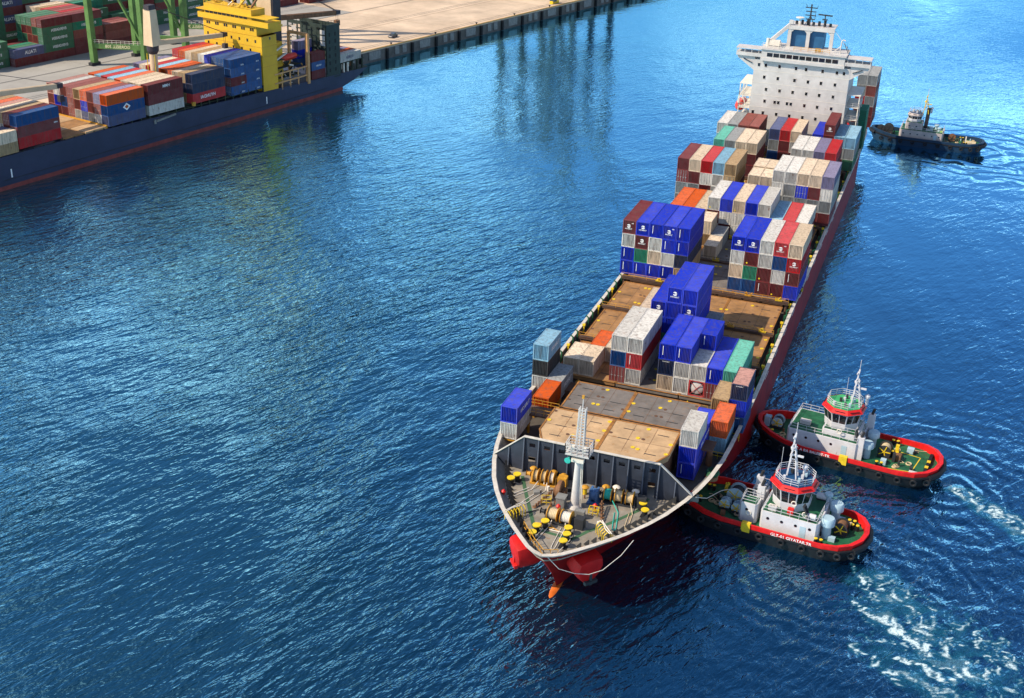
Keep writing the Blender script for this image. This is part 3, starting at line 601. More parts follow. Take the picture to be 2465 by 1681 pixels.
for sgn in (1,-1):
    wv=[(sgn*9.9,30.2),(sgn*16.0,30.2),(sgn*16.0,31.0),(sgn*9.9,31.0)]
    wg=MB(); wg.add([(x,YF-.5,z) for x,z in wv]+[(x,YF+3.2,z) for x,z in wv],[(0,1,2,3),(7,6,5,4),(0,4,5,1),(1,5,6,2),(2,6,7,3),(3,7,4,0)])
    wg.bb(min(sgn*9.9,sgn*16.1),max(sgn*9.9,sgn*16.1),YF-.55,YF+3.3,31.9,32.1)
    tri=[(sgn*11.4,30.2),(sgn*15.8,30.2),(sgn*15.6,29.6),(sgn*11.4,26.8)]
    for y0 in (YF+.05,YF+2.6):
        wg.add([(x,y0,z) for x,z in tri]+[(x,y0+.25,z) for x,z in tri],[(0,1,2,3),(7,6,5,4),(0,4,5,1),(1,5,6,2),(2,6,7,3),(3,7,4,0)])
    wo=wg.build('bridge_wing',white,ship)
    for xx in (10.6,12.3,14.0,15.9): MB().bar((sgn*xx,YF-.4,31),(sgn*xx,YF-.4,31.9),.12).build('wing_post',white,wo)
    MB().bar((sgn*12.0,YF+.0,28.6),(sgn*14.2,YF+.0,29.5),.5,.14).build('wing_slot',glass,wo)
    MB().rail([(sgn*10,YF-.8,32.4),(sgn*2,YF-.8,32.4)],1.0,.04,1.3).build('roof_railing',ivory,brg)
fb=paint('funnel_blue',(0.02,0.10,0.22),rough=0.5,var=0.2)
fu=MB().bb(-4.1,-.35,104.4,109,32.3,36.4).bb(.35,3.7,104.4,109,32.3,36.4).build('funnel',fb,ship)
pf=MB()
for x in (-4.5,-.02,5.6): pf.bb(x-.42,x+.42,103.6,104.3,32.3,36.9)
pf.bb(-5.0,6.1,103.5,104.4,36.6,37.3).bb(-5.0,6.1,103.5,110,37.3,37.5)
for x,s in ((-4.08,1),(-.44,-1),(.40,1),(5.18,-1)): pf.add([(x,103.65,36.6),(x+s*.7,103.65,36.6),(x,103.65,35.9),(x,104.25,36.6),(x+s*.7,104.25,36.6),(x,104.25,35.9)],[(0,1,2),(5,4,3),(0,3,4,1),(1,4,5,2),(2,5,3,0)])
pfo=pf.build('funnel_portal',white,ship)
for i in range(7): MB().cyl((-3.4+i*1.35,106,37.5),(-3.4+i*1.35,106,38.3+.3*(i%3)),.32,n=10).build('exhaust_pipe',dark,fu)
mm=MB().bar((-.2,105,37.5),(-.2,105,42.6),.32)
for z,wd in ((41.8,2.8),(40.9,2.5),(40.0,2.6),(39.1,2.2)): mm.bar((-.2-wd/2,105,z),(-.2+wd/2,105,z),.2)
mm.bar((.9,105,39),(.9,105,40.6),.1).bar((-1.2,105,41.8),(-1.5,105,42.6),.1).bar((1.2,105,41.8),(1.3,105,42.4),.1).bar((-1.4,104.8,37.5),(-.2,105,40),.14).bar((1.0,104.8,37.5),(-.2,105,40),.14); mm.build('radar_mast',dark,ship)
MB().bar((3.3,105,37.5),(3.3,105,40.3),.24).bar((1.6,105,40.4),(5.0,105,40.3),.24,.3).box((3.3,105,39.3),(1.2,.9,.15)).build('radar_scanner',dark,ship)
MB().cyl((-2.6,105,37.5),(-2.6,105,39.2),.14).lathe((-2.6,105,39.2),[(1.0,0),(1.0,.15)],10).build('satellite_mast',ivory,ship)
MB().bar((-9.0,103,33.2),(-4.6,104.0,37.6),.9,.8).box((-4.4,104.1,38.2),(1.0,.8,.9)).build('stores_crane',white,ship)
MB().cyl((-9.2,102,32.4),(-9.2,102,34.2),.4).rail([(-10,100,32.4),(-6,100,32.4),(-6,103,32.4)],1.1,.04,1.2).box((-7.6,102.5,33.2),(2.6,1.4,1.2)).build('deck_gear',ivory,ship)
MB().tube([(8.2,101.5,32.4),(8.3,101.5,35.3),(8.7,101.3,35.7),(9.2,101.2,35.5)],.16).bar((6.6,102,32.5),(8.4,101.5,34.3),.2).bar((6.0,104,37.2),(9.6,103,33.5),.08).build('davit_post',white,ship)
MB().bar((9.0,101.2,34.9),(10.2,101.2,32.6),.14).bar((9.6,101.4,34.4),(10.7,101.4,32.2),.12).build('signal_light',dark,ship)
MB().rail([(-2.5,99.5,32.4),(6,99.5,32.4)],.9,.05,1.6).box((3.2,100,32.9),(1.4,.8,.8)).build('compass_deck_rail',orangeY,ship)
# platforms and lifeboats either side of the house
lb_m=paint('lifeboat_orange',(0.62,0.05,0.03),rough=0.4,var=0.15)
for sgn in (1,-1):
    pl=MB()
    for z in (11,14,17,20,23): pl.bb(min(sgn*11.5,sgn*14.6),max(sgn*11.5,sgn*14.6),YF+1,YF+11,z,z+.15)
    for yy in (YF+1.2,YF+6,YF+10.8): pl.bar((sgn*14.4,yy,7),(sgn*14.4,yy,23),.22)
    pl.build('side_gallery',ivory,ship)
    for z in (14.15,17.15,20.15): MB().rail([(sgn*11.6,YF+1,z),(sgn*14.5,YF+1,z),(sgn*14.5,YF+11,z)],1.0,.04,1.3).build('gallery_railing',white,ship)
    cx,cy,cz=sgn*14.6,YF+6.5,16.6
    ln=[]
    for s_,wd,hh in ((-4.2,.1,.3),(-3.4,.8,.9),(-2,1.25,1.2),(0,1.35,1.3),(2,1.25,1.2),(3.4,.8,.9),(4.2,.1,.3)):
        ln.append([(cx+wd*math.cos(t),cy+s_,cz+hh*math.sin(t)) for t in [2*math.pi*i/12 for i in range(12)]])
    if sgn>0: continue
    lbo=MB().loft(ln).build('lifeboat',lb_m,None,True); tag(lbo,'orange-red lifeboat hanging left of the white bridge house','lifeboat')
    MB().tube([(sgn*12.2,cy-3.2,15),(sgn*13.6,cy-3.2,18.8),(sgn*14.9,cy-3.2,19.2),(sgn*15,cy-3.2,17.6)],.16).tube([(sgn*12.2,cy+3.2,15),(sgn*13.6,cy+3.2,18.8),(sgn*14.9,cy+3.2,19.2),(sgn*15,cy+3.2,17.6)],.16).build('lifeboat_davit',ivory,ship)
MB().bar((12.6,YF+.5,16.5),(14.4,YF-.8,13.5),.3).box((14.3,YF-.6,13.4),(.9,.9,1.6)).build('provision_crane',red,ship)
# ================================================================ containers
CW,CH=2.438,2.59
def corr(n,w,dep,frac=0.5):
    """corrugated profile: list of (u,depth) over width w"""
    p=w/n; out=[]
    for i in range(n):
        a=i*p; out+=[(a,0),(a+p*.25,0),(a+p*.38,-dep),(a+p*.87,-dep)]
    out.append((w,0)); return [(u-w/2,d) for u,d in out]
def make_meshes(L):
    hw=CW/2; fr=MB(); c=0.16
    for sx in (-1,1):
        for y in (0,L):
            y0=y if y==0 else y-c
            fr.bb(min(sx*hw,sx*(hw-c)),max(sx*hw,sx*(hw-c)),y0,y0+c,0,CH)
        fr.bb(min(sx*hw,sx*(hw-.1)),max(sx*hw,sx*(hw-.1)),c,L-c,0,.16); fr.bb(min(sx*hw,sx*(hw-.1)),max(sx*hw,sx*(hw-.1)),c,L-c,CH-.1,CH)
        P=corr(round((L-.3)/.30),L-.3,.05)                       # side panel corrugation
        vs=[(sx*(hw-.02+d),L/2+u,z) for u,d in P for z in (.16,CH-.1)]
        fr.add(vs,[(2*i,2*i+1,2*i+3,2*i+2) for i in range(len(P)-1)])
    for y0 in (0,L-.14): fr.bb(-hw+c,hw-c,y0,y0+.14,0,.15); fr.bb(-hw+c,hw-c,y0,y0+.14,CH-.12,CH)
    fr.bb(-hw+.1,hw-.1,.1,L-.1,.1,.14)
    frame=fr.mesh('container_body')
    rf=MB(); P=corr(round((L-.2)/.42),L-.2,.035)
    vs=[(x,L/2+u,CH-.012+d) for u,d in P for x in (-hw+.1,hw-.1)]
    rf.add(vs,[(2*i,2*i+1,2*i+3,2*i+2) for i in range(len(P)-1)])
    for sx in (-1,1):
        for y in (.09,L-.09): rf.box((sx*(hw-.09),y,CH+.005),(.17,.17,.05))
    roof=rf.mesh('roof')
    return frame,roof
FR40,RF40=make_meshes(12.19); FR20,RF20=make_meshes(6.06)
ew=MB(); P=corr(9,CW-.32,.12); vs=[(u,.05-d,z) for u,d in P for z in (.15,CH-.12)]
ew.add(vs,[(2*i,2*i+1,2*i+3,2*i+2) for i in range(len(P)-1)]); ENDW=ew.mesh('end_wall')
rw=MB(); rw.add([(u,-.05+d,z) for u,d in P for z in (.15,CH-.12)],[(2*i,2*i+1,2*i+3,2*i+2) for i in range(len(P)-1)]); REARW=rw.mesh('rear_wall')
dr=MB(); dr.bb(-.52,.52,.03,.08,.15,CH-.12)
for z in (.75,1.35,1.95): dr.bb(-.5,.5,.015,.035,z,z+.1)
DOOR=dr.mesh('door')
rd=MB()
for x in (-.28,.25): rd.cyl((x,.0,.1),(x,.0,CH-.08),.03,n=6); rd.bb(x-.14,x+.14,-.02,.02,1.0,1.08)
RODS=rd.mesh('locking_bars'); RODS.materials.append(paint('galvanised',(0.42,0.42,0.42),metal=.4,var=.2))
for me in (FR40,RF40,FR20,RF20,ENDW,REARW,DOOR): me.materials.append(BM['W'])
def ob(me,name,mat,parent,loc=(0,0,0),rz=0):
    if name!='shipping_container' and (parent is None or 'skip' in parent): return None
    o=bpy.data.objects.new(name,me); col.objects.link(o); o.parent=parent; o.location=loc; o.rotation_euler=(0,0,rz)
    if mat: o.material_slots[0].link='OBJECT'; o.material_slots[0].material=mat
    return o
logo=MB()
logo.v=[]; 
def disc(q,x,z,r,n=18): q.add([(x,0,z)]+[(x+r*math.cos(2*math.pi*i/n),0,z+r*math.sin(2*math.pi*i/n)) for i in range(n)],[(0,1+i,1+(i+1)%n) for i in range(n)])
# round emblem with lettering strip, as printed on many of the boxes
for a0,a1 in ((20,160),(200,340)):
    n=8; vs=[]
    for i in range(n+1):
        t=R(a0+(a1-a0)*i/n); vs+=[(.34*math.cos(t),0,.34*math.sin(t)),(.2*math.cos(t),0,.2*math.sin(t))]
    logo.add(vs,[(2*i,2*i+2,2*i+3,2*i+1) for i in range(n)])
logo.add([(-.05,0,-.2),(.05,0,-.2),(.05,0,.2),(-.05,0,.2)],[(0,1,2,3)]); logo.add([(.06,0,-.02),(.28,0,-.2),(.34,0,-.1),(.12,0,.08)],[(0,1,2,3)])
LOGO=logo.mesh('emblem'); LOGO.materials.append(print_white)
NCONT=[0]; CONT=[]
def RS(t): return {k for a in t.split() for k in range(int(a.split('-')[0]),int(a.split('-')[-1])+1)}
# boxes the picture shows nothing of are left out; the tiniest ones are gathered into one object
HIDDEN=RS('23-24 82 84 86 97 100 103 105 113 117 121 125 129 133 137 149-150 152-153 155-156 158-159 161-162 164-165 167-168 173-174 176-177 179-180 185 188-189 191-192 206-207 209-210 245 253 256 259 270 306-307 309-310 312-313 315-316 318-319 321-322 324-325 327-331 339-340 342-343 345-346 348 350-351 353-354 356-357 363 367-369 371-372 374-375 377-378 380-381 383-384 386-387 393-395 397-399 401-402 404-405 407-408 410-411 413-414 416-417 434 439 444 449 459-462 464-467 469-472 474-477 479-482 484-487 489-492 494-497 503 505 510-511 513-514 516-517 519 526-553 561-566 568-570 575-580 585-586 588-589 591-592 595-597 600-603 607 609-610 612-613 617-620 622-625 632-635 637-640 647-650 652-655 662-665 672-675 680-681'); SMALL=RS('17 21 26-27 29 36 88-89 91 98 101 107 109 122 126 130 141 182-183 186 194-195 203-204 211 213-214 219-222 229-230 254 257 260 262 264 266-269 271 274-275 295 297-298 300 336-337 364-365 396 400 403 406 409 412 415 418 426-428 435-437 440-442 445-447 450-452 463 468 501 504 506 512 515 518 520 522-525 554 560 567 571 574 581 587 590 593 598 604-606 608 614 621 626-631 636 641 645-646 651 656 660-661 666-671 676-679 682 684-688'); LOOSE_LIST=[]; LKEYS=list(BOXC)
def container(pos,L,code,label,group,rz=0,ends='E',hs=1.0,mark=None,category='container'):
    """pos = front bottom centre; long axis runs +y of the local frame"""
    NCONT[0]+=1; ix=NCONT[0]-1
    if ix in HIDDEN or ix in SMALL:
        c=empty('skipped',pos,rz); c['skip']=ix
        if ix in SMALL: LOOSE_LIST.append((c,L,code,hs))
        return c
    m=BM[code]; f,rf=(FR40,RF40) if L>9 else (FR20,RF20)
    c=ob(f,'shipping_container',m,None,pos,rz); c.scale=(1,1,hs); tag(c,label,category,group); CONT.append((ix,c.name))
    ob(rf,'roof',m,c)
    if ends=='E': ob(ENDW,'end_wall',m,c)
    elif ends=='D':
        for sx in (-1,1):
            d=ob(DOOR,'door',m,c,(sx*.535,0,0)); ob(RODS,'locking_bars',None,d)
    ob(REARW,'rear_wall',m,c,(0,L,0))
    if mark=='logo':
        ob(LOGO,'emblem',None,c,(.05,-.012,1.62)); lettering('TURKON',.34,print_white,c,(.05,-.012,1.05),mirror=True)
    elif mark=='small': lettering('40 x 2',.26,print_white,c,(.72,-.012,2.05),mirror=True)
    elif mark=='both':
        ob(LOGO,'emblem',None,c,(-.1,-.012,1.5)); lettering('TURKON',.32,print_white,c,(-.1,-.012,.95),mirror=True); lettering('450',.28,print_white,c,(.62,-.012,2.05),mirror=True)
    elif mark=='strip': ob(STRIP,'label_strip',None,c,(-.62,-.012,1.5))
    elif mark=='top': lettering('TURKON 40',.2,print_white,c,(0,-.012,2.3),mirror=True)
    elif mark=='spot': ob(SPOT,'hazard_tag',None,c,(-.7,-.012,.55))
    elif mark=='side': lettering('TURKON LINE',1.0,print_white,c,(CW/2+.012,L*.5,1.4),rz=R(90),mirror=True)
    elif mark=='sider': lettering('TURKON',.9,print_white,c,(CW/2+.012,L*.55,1.4),rz=R(90),mirror=True)
    return c
STRIP=MB().add([(-.04,0,-.75),(.04,0,-.75),(.04,0,.75),(-.04,0,.75)],[(0,1,2,3)]).mesh('label_strip'); STRIP.materials.append(print_white)
sp_=MB(); disc(sp_,0,0,.16,10); SPOT=sp_.mesh('hazard_tag'); SPOT.materials.append(yellow)
ORD=['first','second','third','fourth','fifth','sixth','seventh','eighth','ninth','tenth','eleventh','twelfth','thirteenth']
TIER={1:['only'],2:['bottom','top'],3:['bottom','middle','top'],4:['bottom','second','third','top'],5:['bottom','second','third','fourth','top']}
GRP='containers stacked on the big red ship'
def column(bay,Y,base,row,codes,half=None,ends=None,marks=None,h=2.59):
    """one stack: codes from the bottom up"""
    L=12.19 if half is None else 6.06; y=Y+(6.13 if half=='r' else 0)
    z=base
    for i,cd in enumerate(codes):
        if cd!='.':
            tn=TIER[len(codes)][i]
            side='' if half is None else (' front half' if half=='f' else ' rear half')
            lab=f"{BOXC[cd][2]} container, {tn} tier{side}, {ORD[row+6]} row from left, {bay}"
            container((row*2.5,y,z),L,cd,lab,GRP,0,(ends[i] if ends else 'E'),h/2.59*0.995,(marks[i] if marks else None))
        z+=h
# bay just behind the fore hatches
b1='bay behind grey hatch'
column(b1,-41.3,8.05,-5,'C','f'); column(b1,-41.3,8.05,-4,'C','f'); column(b1,-41.3,8.05,-4,'O','r'); column(b1,-41.3,8.05,-3,'C','r')
column(b1,-41.3,8.05,-2,'MDW',None,'DEE'); column(b1,-41.3,8.05,-1,'WRW',None,'EEE',[None,'strip',None])
column(b1,-41.3,8.05,1,'CNB',None,'EEE',[None,'top','strip']); column(b1,-41.3,8.05,2,'WWB',None,'EEE',[None,None,'strip'])
column(b1,-41.3,8.05,3,'.W','f'); column(b1,-41.3,8.05,3,'.WB','r','EEE',[None,None,'strip']); column(b1,-41.3,8.05,4,'MB',None,'DE',[None,'strip']); column(b1,-41.3,8.05,5,'GT')
column(b1,-41.3,8.05,3,'M','r')
# tank container with its round end
tk=empty('tank_container',(7.5,-41.3,8.05)); tag(tk,'red framed tank container with round white tank end, bottom tier','tank container')
q=MB()
for sx in (-1,1):
    for y in (0,5.92): q.bb(min(sx*1.219,sx*1.06),max(sx*1.219,sx*1.06),y,y+.14,0,2.57)
    for z in (0,2.43): q.bb(min(sx*1.219,sx*1.08),max(sx*1.219,sx*1.08),.14,5.92,z,z+.14)
for y in (0,5.92):
    for z in (0,2.43): q.bb(-1.06,1.06,y,y+.14,z,z+.14)
q.build('frame',BM['R'],tk)
MB().lathe((0,.12,1.28),[(.2,-.02),(.75,.03),(1.0,.15),(1.07,.4),(1.07,5.3),(.9,5.6),(.2,5.7)],22,ax='y').build('tank',white,tk,True)
x_=MB().bar((-1.05,.04,.15),(1.05,.04,2.4),.07).bar((1.05,.045,.15),(-1.05,.045,2.4),.07); x_.build('cross_brace',BM['R'],tk)
b2='second bay from bow'
column(b2,-27.2,8.5,-2,'CC'); column(b2,-27.2,8.5,-1,'GBB',None,'EEE',[None,None,'logo'],h=2.66); column(b2,-27.2,8.5,0,'GBBB',None,'EEEE',[None,None,None,'logo'],h=2.68); column(b2,-27.2,8.5,1,'.BBB',None,'EEEE',[None,None,'logo',None],h=2.68); column(b2,-27.2,8.5,1,'B',None); column(b2,-27.2,8.5,2,'Y','r')
b3='tall third bay'
for row,cs,mk in ((-6,'BBWM',['strip','strip',None,'both']),(-5,'BGMB',['strip',None,'logo','logo']),(-4,'BCWB',['strip',None,None,'strip']),(-3,'BWBB',['strip',None,'strip','both']),(-2,'ANBB',[None,None,'strip','strip']),
    (2,'DCWB',[None,None,None,'logo']),(3,'DGMB',[None,None,'spot','logo']),(4,'MMWW',['strip','spot',None,None]),(5,'MWDR',['spot',None,None,'both']),(6,'BMRC',[None,'strip','logo',None])):
    column(b3,0,9.15,row,cs,None,None,mk)
b4='low bay behind tall third bay'
column(b4,14.2,9.12,-1,'C','f'); column(b4,14.2,9.12,-1,'Y','r'); column(b4,14.2,9.12,-2,'AC','r',['E','D'])
b5='striped bay mid ship'
for row,cs,e in ((-5,'MO',None),(-4,'MO',None),(-3,'AC',None),(-2,'WMW','EDE'),(-1,'MWB','DDE'),(0,'WWC','DDE'),(1,'MWB',None),(2,'WYW',None),(3,'ML',None),(4,'YR',None),(5,'MW',None)):
    column(b5,27.4,9.15,row,cs,None,e,[None]*(len(cs)-1)+['spot' if cs[-1] in 'WC' and row<1 else None])
b6='block ahead of mid gap'
for row,cs in ((-6,'YYMM'),(-5,'MYMC'),(-4,'WMWR'),(-3,'YWWL'),(-2,'MMAA'),(2,'MYWW'),(3,'MYYW'),(4,'MYBC'),(5,'MYMC'),(6,'MYWV')): column(b6,42.6,9.15,row,cs,None,'EEEE' if row%2 else 'EEDE')
column(b6,42.6,9.15,0,'MWC','f',h=2.9); column(b6,42.6,9.15,0,'MWC','r',h=3.0); column(b6,42.6,9.15,1,'MWC','f',h=2.9); column(b6,42.6,9.15,1,'MWC','r',h=3.0)
b7='seventh bay'
for row,cs in ((-5,'DLT'),(-4,'YMY'),(-3,'MWC'),(-2,'MMC'),(2,'MYW'),(3,'MWW'),(4,'MDV'),(5,'MMR')): column(b7,67.8,9.65,row,cs)
b8='bay at foot of bridge house'
for row,cs,mk in ((-6,'LLW',None),(-5,'MYY',None),(-4,'MWX',None),(-3,'MMX',None),(-1,'DYQ',None),(0,'MMR',None),(1,'MWC',None),(3,'DMB',None),(4,'MMMM',[None,None,None,'logo']),(5,'MYL',None),(6,'GEYL'[1:],None)): column(b8,84,9.15,row,cs,None,None,mk)
b9='stack behind bridge house'
for row,cs in ((5,'MMRYY'),(6,'MMYXY')): column(b9,126,9.15,row,cs,h=2.7)
for i,cd in enumerate('EEGG'): container((15.0,106.6,7.6+i*2.7),6.06,cd,f"green container, {['bottom','second','third','top'][i]} of narrow stack right beside white bridge house",GRP)
# stacks on the bow side platforms
def stack(x,y,z,codes,what,L=6.06,marks=None,ends=None,h=2.59):
    for i,cd in enumerate(codes):
        lab=f"{BOXC[cd][2]} container, {TIER[len(codes)][i]} tier of {what}"
        container((x,y,z+i*h),L,cd,lab,GRP,0,(ends[i] if ends else 'E'),h/2.59*.995,(marks[i] if marks else None))
def cradle(x,y,z,L=6.1):
    q=MB()
    for yy in (y+.3,y+L-.3):
        q.bb(x-1.2,x+1.2,yy-.2,yy+.2,z-.35,z-.02)
        for sx in (-1,1): q.cyl((x+sx*1.0,yy,6.9),(x+sx*1.0,yy,z-.3),.2,n=8)
    q.build('container_cradle',orangeY,ship)
stack(-13.75,-66.0,8.75,'WB','two-box stack at the left bow',6.06,['sider','sider'],h=2.5); cradle(-13.75,-66,8.75)
stack(-15.0,-49.0,7.9,'WKL','three-box stack on the left rail',h=2.6,marks=[None,None,'sider']); cradle(-15,-49,7.9)
stack(-12.5,-49.8,7.7,'Y','single spot behind small orange box',h=2.9,marks=['sider']); cradle(-12.5,-49.8,7.7)
container((-12.5,-55.8,7.95),6.06,'O','orange open-sided box on the walkway by the left rail',GRP,hs=1.03); cradle(-12.5,-55.8,7.95)
stack(11.25,-64.2,7.2,'BB','long blue stack at the right bow',12.19,['strip','side'],h=2.42)
container((11.25,-64.2,12.06),6.06,'W','rust-streaked white container on top of blue stack, right bow',GRP,hs=.99)
stack(13.75,-55.7,7.2,'LO','orange-topped stack behind right bow blue stack',h=2.56)
stack(12.5,-49.5,7.2,'MA','tan-topped stack beside the pink-topped box',h=2.7)
stack(15.0,-48.8,7.4,'DBN','pink-roofed stack on the right rail',h=2.55,marks=['top',None,'top'])
for ch in [c for o in col.objects if o.get('label','').startswith('navy container, top tier of pink') for c in o.children]:
    if ch.name.startswith('roof'): ch.material_slots[0].material=BM['P']
# ================================================================ moored ship at the berth (local x = across, y = along)
ls=empty('container_ship',(0,0,0),-TH); tag(ls,'navy-hulled container ship with yellow bridge house moored at the quay','container ship')
navy=paint('navy_hull',(0.030,0.036,0.075),rough=0.5,var=0.25,scale=0.15,rust=0.08,streak=True)
boot=paint('boot_topping',(0.25,0.055,0.045),rough=0.7,var=0.35,scale=0.5,rust=0.25)
CX=-176.0
def shz(y): return 7.8-max(0,y-5)*0.028
ST=[(-125,0.4,-2),(-118,3.5,-2),(-105,8,-2),(-90,11,-2),(-75,11.6,-2),(-24,11.6,-2),(5,11.6,-2),(35,11.6,-2),(64,11.6,-2),(85,11.6,-2),(94,11.5,-1.2),(98,11.4,0.1),(104,11.1,2.1),(109,10.6,3.8),(111.8,10.2,4.6)]
def ring(y,hb,zb,z0,z1): 
    z0=max(z0,zb); z1=max(z1,zb+.05)
    return [(CX-hb,y,z1),(CX-hb,y,z0+.01),(CX-hb*.93,y,z0),(CX+hb*.93,y,z0),(CX+hb,y,z0+.01),(CX+hb,y,z1)]
MB().loft([ring(y,h,zb,1.0 if zb<1 else zb,shz(y)) for y,h,zb in ST]).build('hull',navy,ls)
MB().loft([ring(y,h*1.0005,zb,zb,1.0) for y,h,zb in ST if zb<1]).build('boot_topping',boot,ls)
MB().loft([ring(y,h+.06,0,shz(y)-.25,shz(y)-.05) for y,h,zb in ST]).build('rubbing_strake',navy,ls)
for y in (-22,64.0): MB().bb(CX+11.62,CX+11.65,y,y+.35,2.6,4.6).build('draught_mark',print_white,ls)
MB().tube([(CX+11.66,-24,2.3),(CX+11.66,90,2.0)],.06).build('hull_seam',dark,ls)
# gallery openings, stanchions and clutter below the boxes
gal=paint('gallery_dark',(0.035,0.045,0.03),rough=0.8,var=0.4,rust=0.2)
for y in range(-24,64,3):
    MB().bb(CX+11.2,CX+11.55,y,y+.25,shz(y)-.1,8.0).build('side_stanchion',gal,ls)
MB().bb(CX+9.5,CX+11.3,-24,63,7.2,7.4).build('side_walkway',gal,ls)
MB().bb(CX+9.2,CX+9.5,-24,63,5.5,8.0).build('hatch_coaming',gal,ls)
gw=MB(); gw.bar((CX+11.75,23,6.4),(CX+11.75,29.5,6.9),.5,.5).box((CX+11.75,22.4,6.3),(.4,.6,1.1)); gw.build('accommodation_ladder',bwin,ls)
MB().cyl((CX+11.4,36.5,7.6),(CX+11.4,36.5,8.6),.55,n=10).build('yellow_drum',orangeY,ls)
# hatch covers in the open bay
for i in range(2):
    for j in range(4):
        MB().bb(CX-11.2+j*5.65,CX-11.2+j*5.65+5.45,-6.0+i*6.7,-6.0+i*6.7+6.3,7.3,8.25).build('hatch_cover',(tanh,brownh)[(i+j)%2],ls)
MB().bb(CX-11,CX+11.2,7.0,7.5,7.6,8.5).build('lashing_bridge',orangeY,ls); MB().bb(CX-11,CX+11.2,-6.6,-6.2,7.6,8.5).build('lashing_bridge',brm,ls)
LG='containers on the moored navy ship'
def lcol(y,r,base,codes,where,L=12.19,mark=None,h=2.59,ends='E'):
    ac=CX+11.55-1.2-r*2.43
    for i,cd in enumerate(codes):
        if cd=='.': continue
        c=container(pw(y,ac,base+i*h),L,cd,f"{BOXC[cd][2]} container, {TIER[len(codes)][i]} tier, {ORD[r]} row from water, {where}, moored ship",LG,-TH,ends if r or i<2 else 'E',h/2.59)
        c.scale=(.98,.985,h/2.59)
        if mark and i in mark:
            t,s,z,dy,mir=mark[i]; lettering(t,s,print_white,c,(CW/2+.015,dy,z),rz=R(90),mirror=mir)
W1='near left block'
for r,cs in enumerate(['RMD','RMM','MWA','MXC','.YP','.MO','.OA','.MX','.XO']): lcol(-18.7,r,8.5,cs,W1,mark={1:('HMM',.5,1.6,11,True)} if r==0 else None,ends='D')
lcol(-31,0,8.0,'AC','cut off at left edge'); lcol(-31,1,8.0,'WQ','cut off at left edge')
W2='orange corner bay'
for r,cs in enumerate(['QDO','WXV','YXX','QBO','WXA','XXX','MDX','MBW','MXP']): lcol(7.7,r,8.05,cs,W2,ends=('E','D')[r%2])
dm=[o for o in col.objects if o.get('label','').startswith('steel blue container, middle tier, first row from water, orange corner')][0]
q=MB(); 
for k_,s_ in ((0,1.0),(1,.55)):
    a=.95*s_; q.add([(0,-a*1.3,0),(0,0,-a),(0,a*1.3,0),(0,0,a)],[(0,1,2,3)],k_)
    if k_: 
        for i in range(4): q.v[4+i]=(.01,q.v[4+i][1],q.v[4+i][2])
em=q.build('emblem',[print_white,BM['O']],dm if 'skip' not in dm else None); em.location=(CW/2+.02,6.2,1.35)
W3='maroon lettered bay'
for r,cs in enumerate(['WMM','MWC','MXC','XMC','WWO','MXL','RMR','XML','XRL']): lcol(21.0,r,8.05,cs,W3,mark={2:('HMM',1.1,1.5,6.4,True)} if r==0 else None,ends=('E','D')[r%2])
lcol(21.0,8,8.05,'MMMO'[1:],W3+' inshore')
W4='navy lettered bay'
for r,cs in enumerate(['RNN','ANA','MXC','MXO','MXO','.ML','RXR','YDC','MQV']): lcol(36.3,r,8.05,cs,W4,mark={0:('HYUNDAI',1.25,1.3,5.6,True)} if r==0 else None,ends=('E','D')[r%2])
W5='blue tower'
for hf in (0,1):
    for r,cs in enumerate(['DDDD' if hf else 'DMDD','DDDD','QDDD','.DDB','.GDW','.MXA','.MXC','.MXO','.MXR']):
        lcol(50.7+hf*6.0,r,7.4,cs,W5+(' aft half' if hf else ' fore half'),6.06,mark={k_:('NYK',.6,.5,4.6,True) for k_ in range(4)} if r==0 else None,h=2.45,ends='D')
# yellow bridge house
yh=paint('yellow_house',(0.66,0.39,0.02),rough=0.5,var=0.12,scale=0.2,rust=0.05,streak=True)
x0,x1=CX-10.4,CX+11.5
H1=MB().bb(x0,x1,63.4,69.4,6,21.4).bb(x0,x1-3,69.4,75,6,18).build('bridge_house',yh,ls)
MB().bb(x0,x1-1.7,63.4,73.5,21.4,24.2).build('upper_house',yh,ls)
bh=MB().bb(x0-1.2,x1+3.4,62.6,68.5,24.2,24.6).bb(x0+1,x1-3,63.0,68.5,24.6,28.3).bb(x0-1.2,x1+3.4,62.6,62.9,24.6,25.7).bb(x1+3.2,x1+3.4,62.9,67,24.6,25.7).bb(x0-1.2,x0-1,62.9,67,24.6,25.7).bb(x0-1.5,x1+3.6,62.4,67,26.5,26.75); bho=bh.build('wheelhouse',yh,ls)
for i in range(10): MB().bb(x0+1.6+i*1.6,x0+2.9+i*1.6,62.93,63.0,25.5,26.45).build('bridge_window',glass,bho)
for z,n_,st in ((23.0,6,3.3),(19.9,7,3.0),(17.3,6,3.2),(14.6,6,3.2)):
    for i in range(n_):
        for e in ((0,.8) if z>22 else (0,)): 
            w_=place(winm,'window',(x0+1.6+i*st+e,63.37,z),H1)
for y,z in ((66.5,20.2),): 
    w_=MB().bb(x1,x1+.03,y,y+.5,z,z+.7).build('window',glass,H1)
for z in (24.2-2.8,18.5,15.8,13.0): MB().bb(x0-.03,x1+.05,63.33,69.5,z-.06,z).build('deck_seam',orangeY,H1)
rnd=random.Random(5)
for i in range(16): 
    x=x0+2+rnd.random()*15; z=28.3; hgt=.6+rnd.random()*1.8
    MB().bar((x,64+rnd.random()*4,z),(x,64+rnd.random()*4,z+hgt),.3+.3*rnd.random()).build('roof_fitting',(yh,orangeY,rusty,ivory)[i%4],bho)
MB().rail([(x0+1,63.1,28.3),(x1-3,63.1,28.3)],1.0,.05,1.5).build('roof_railing',yh,bho)
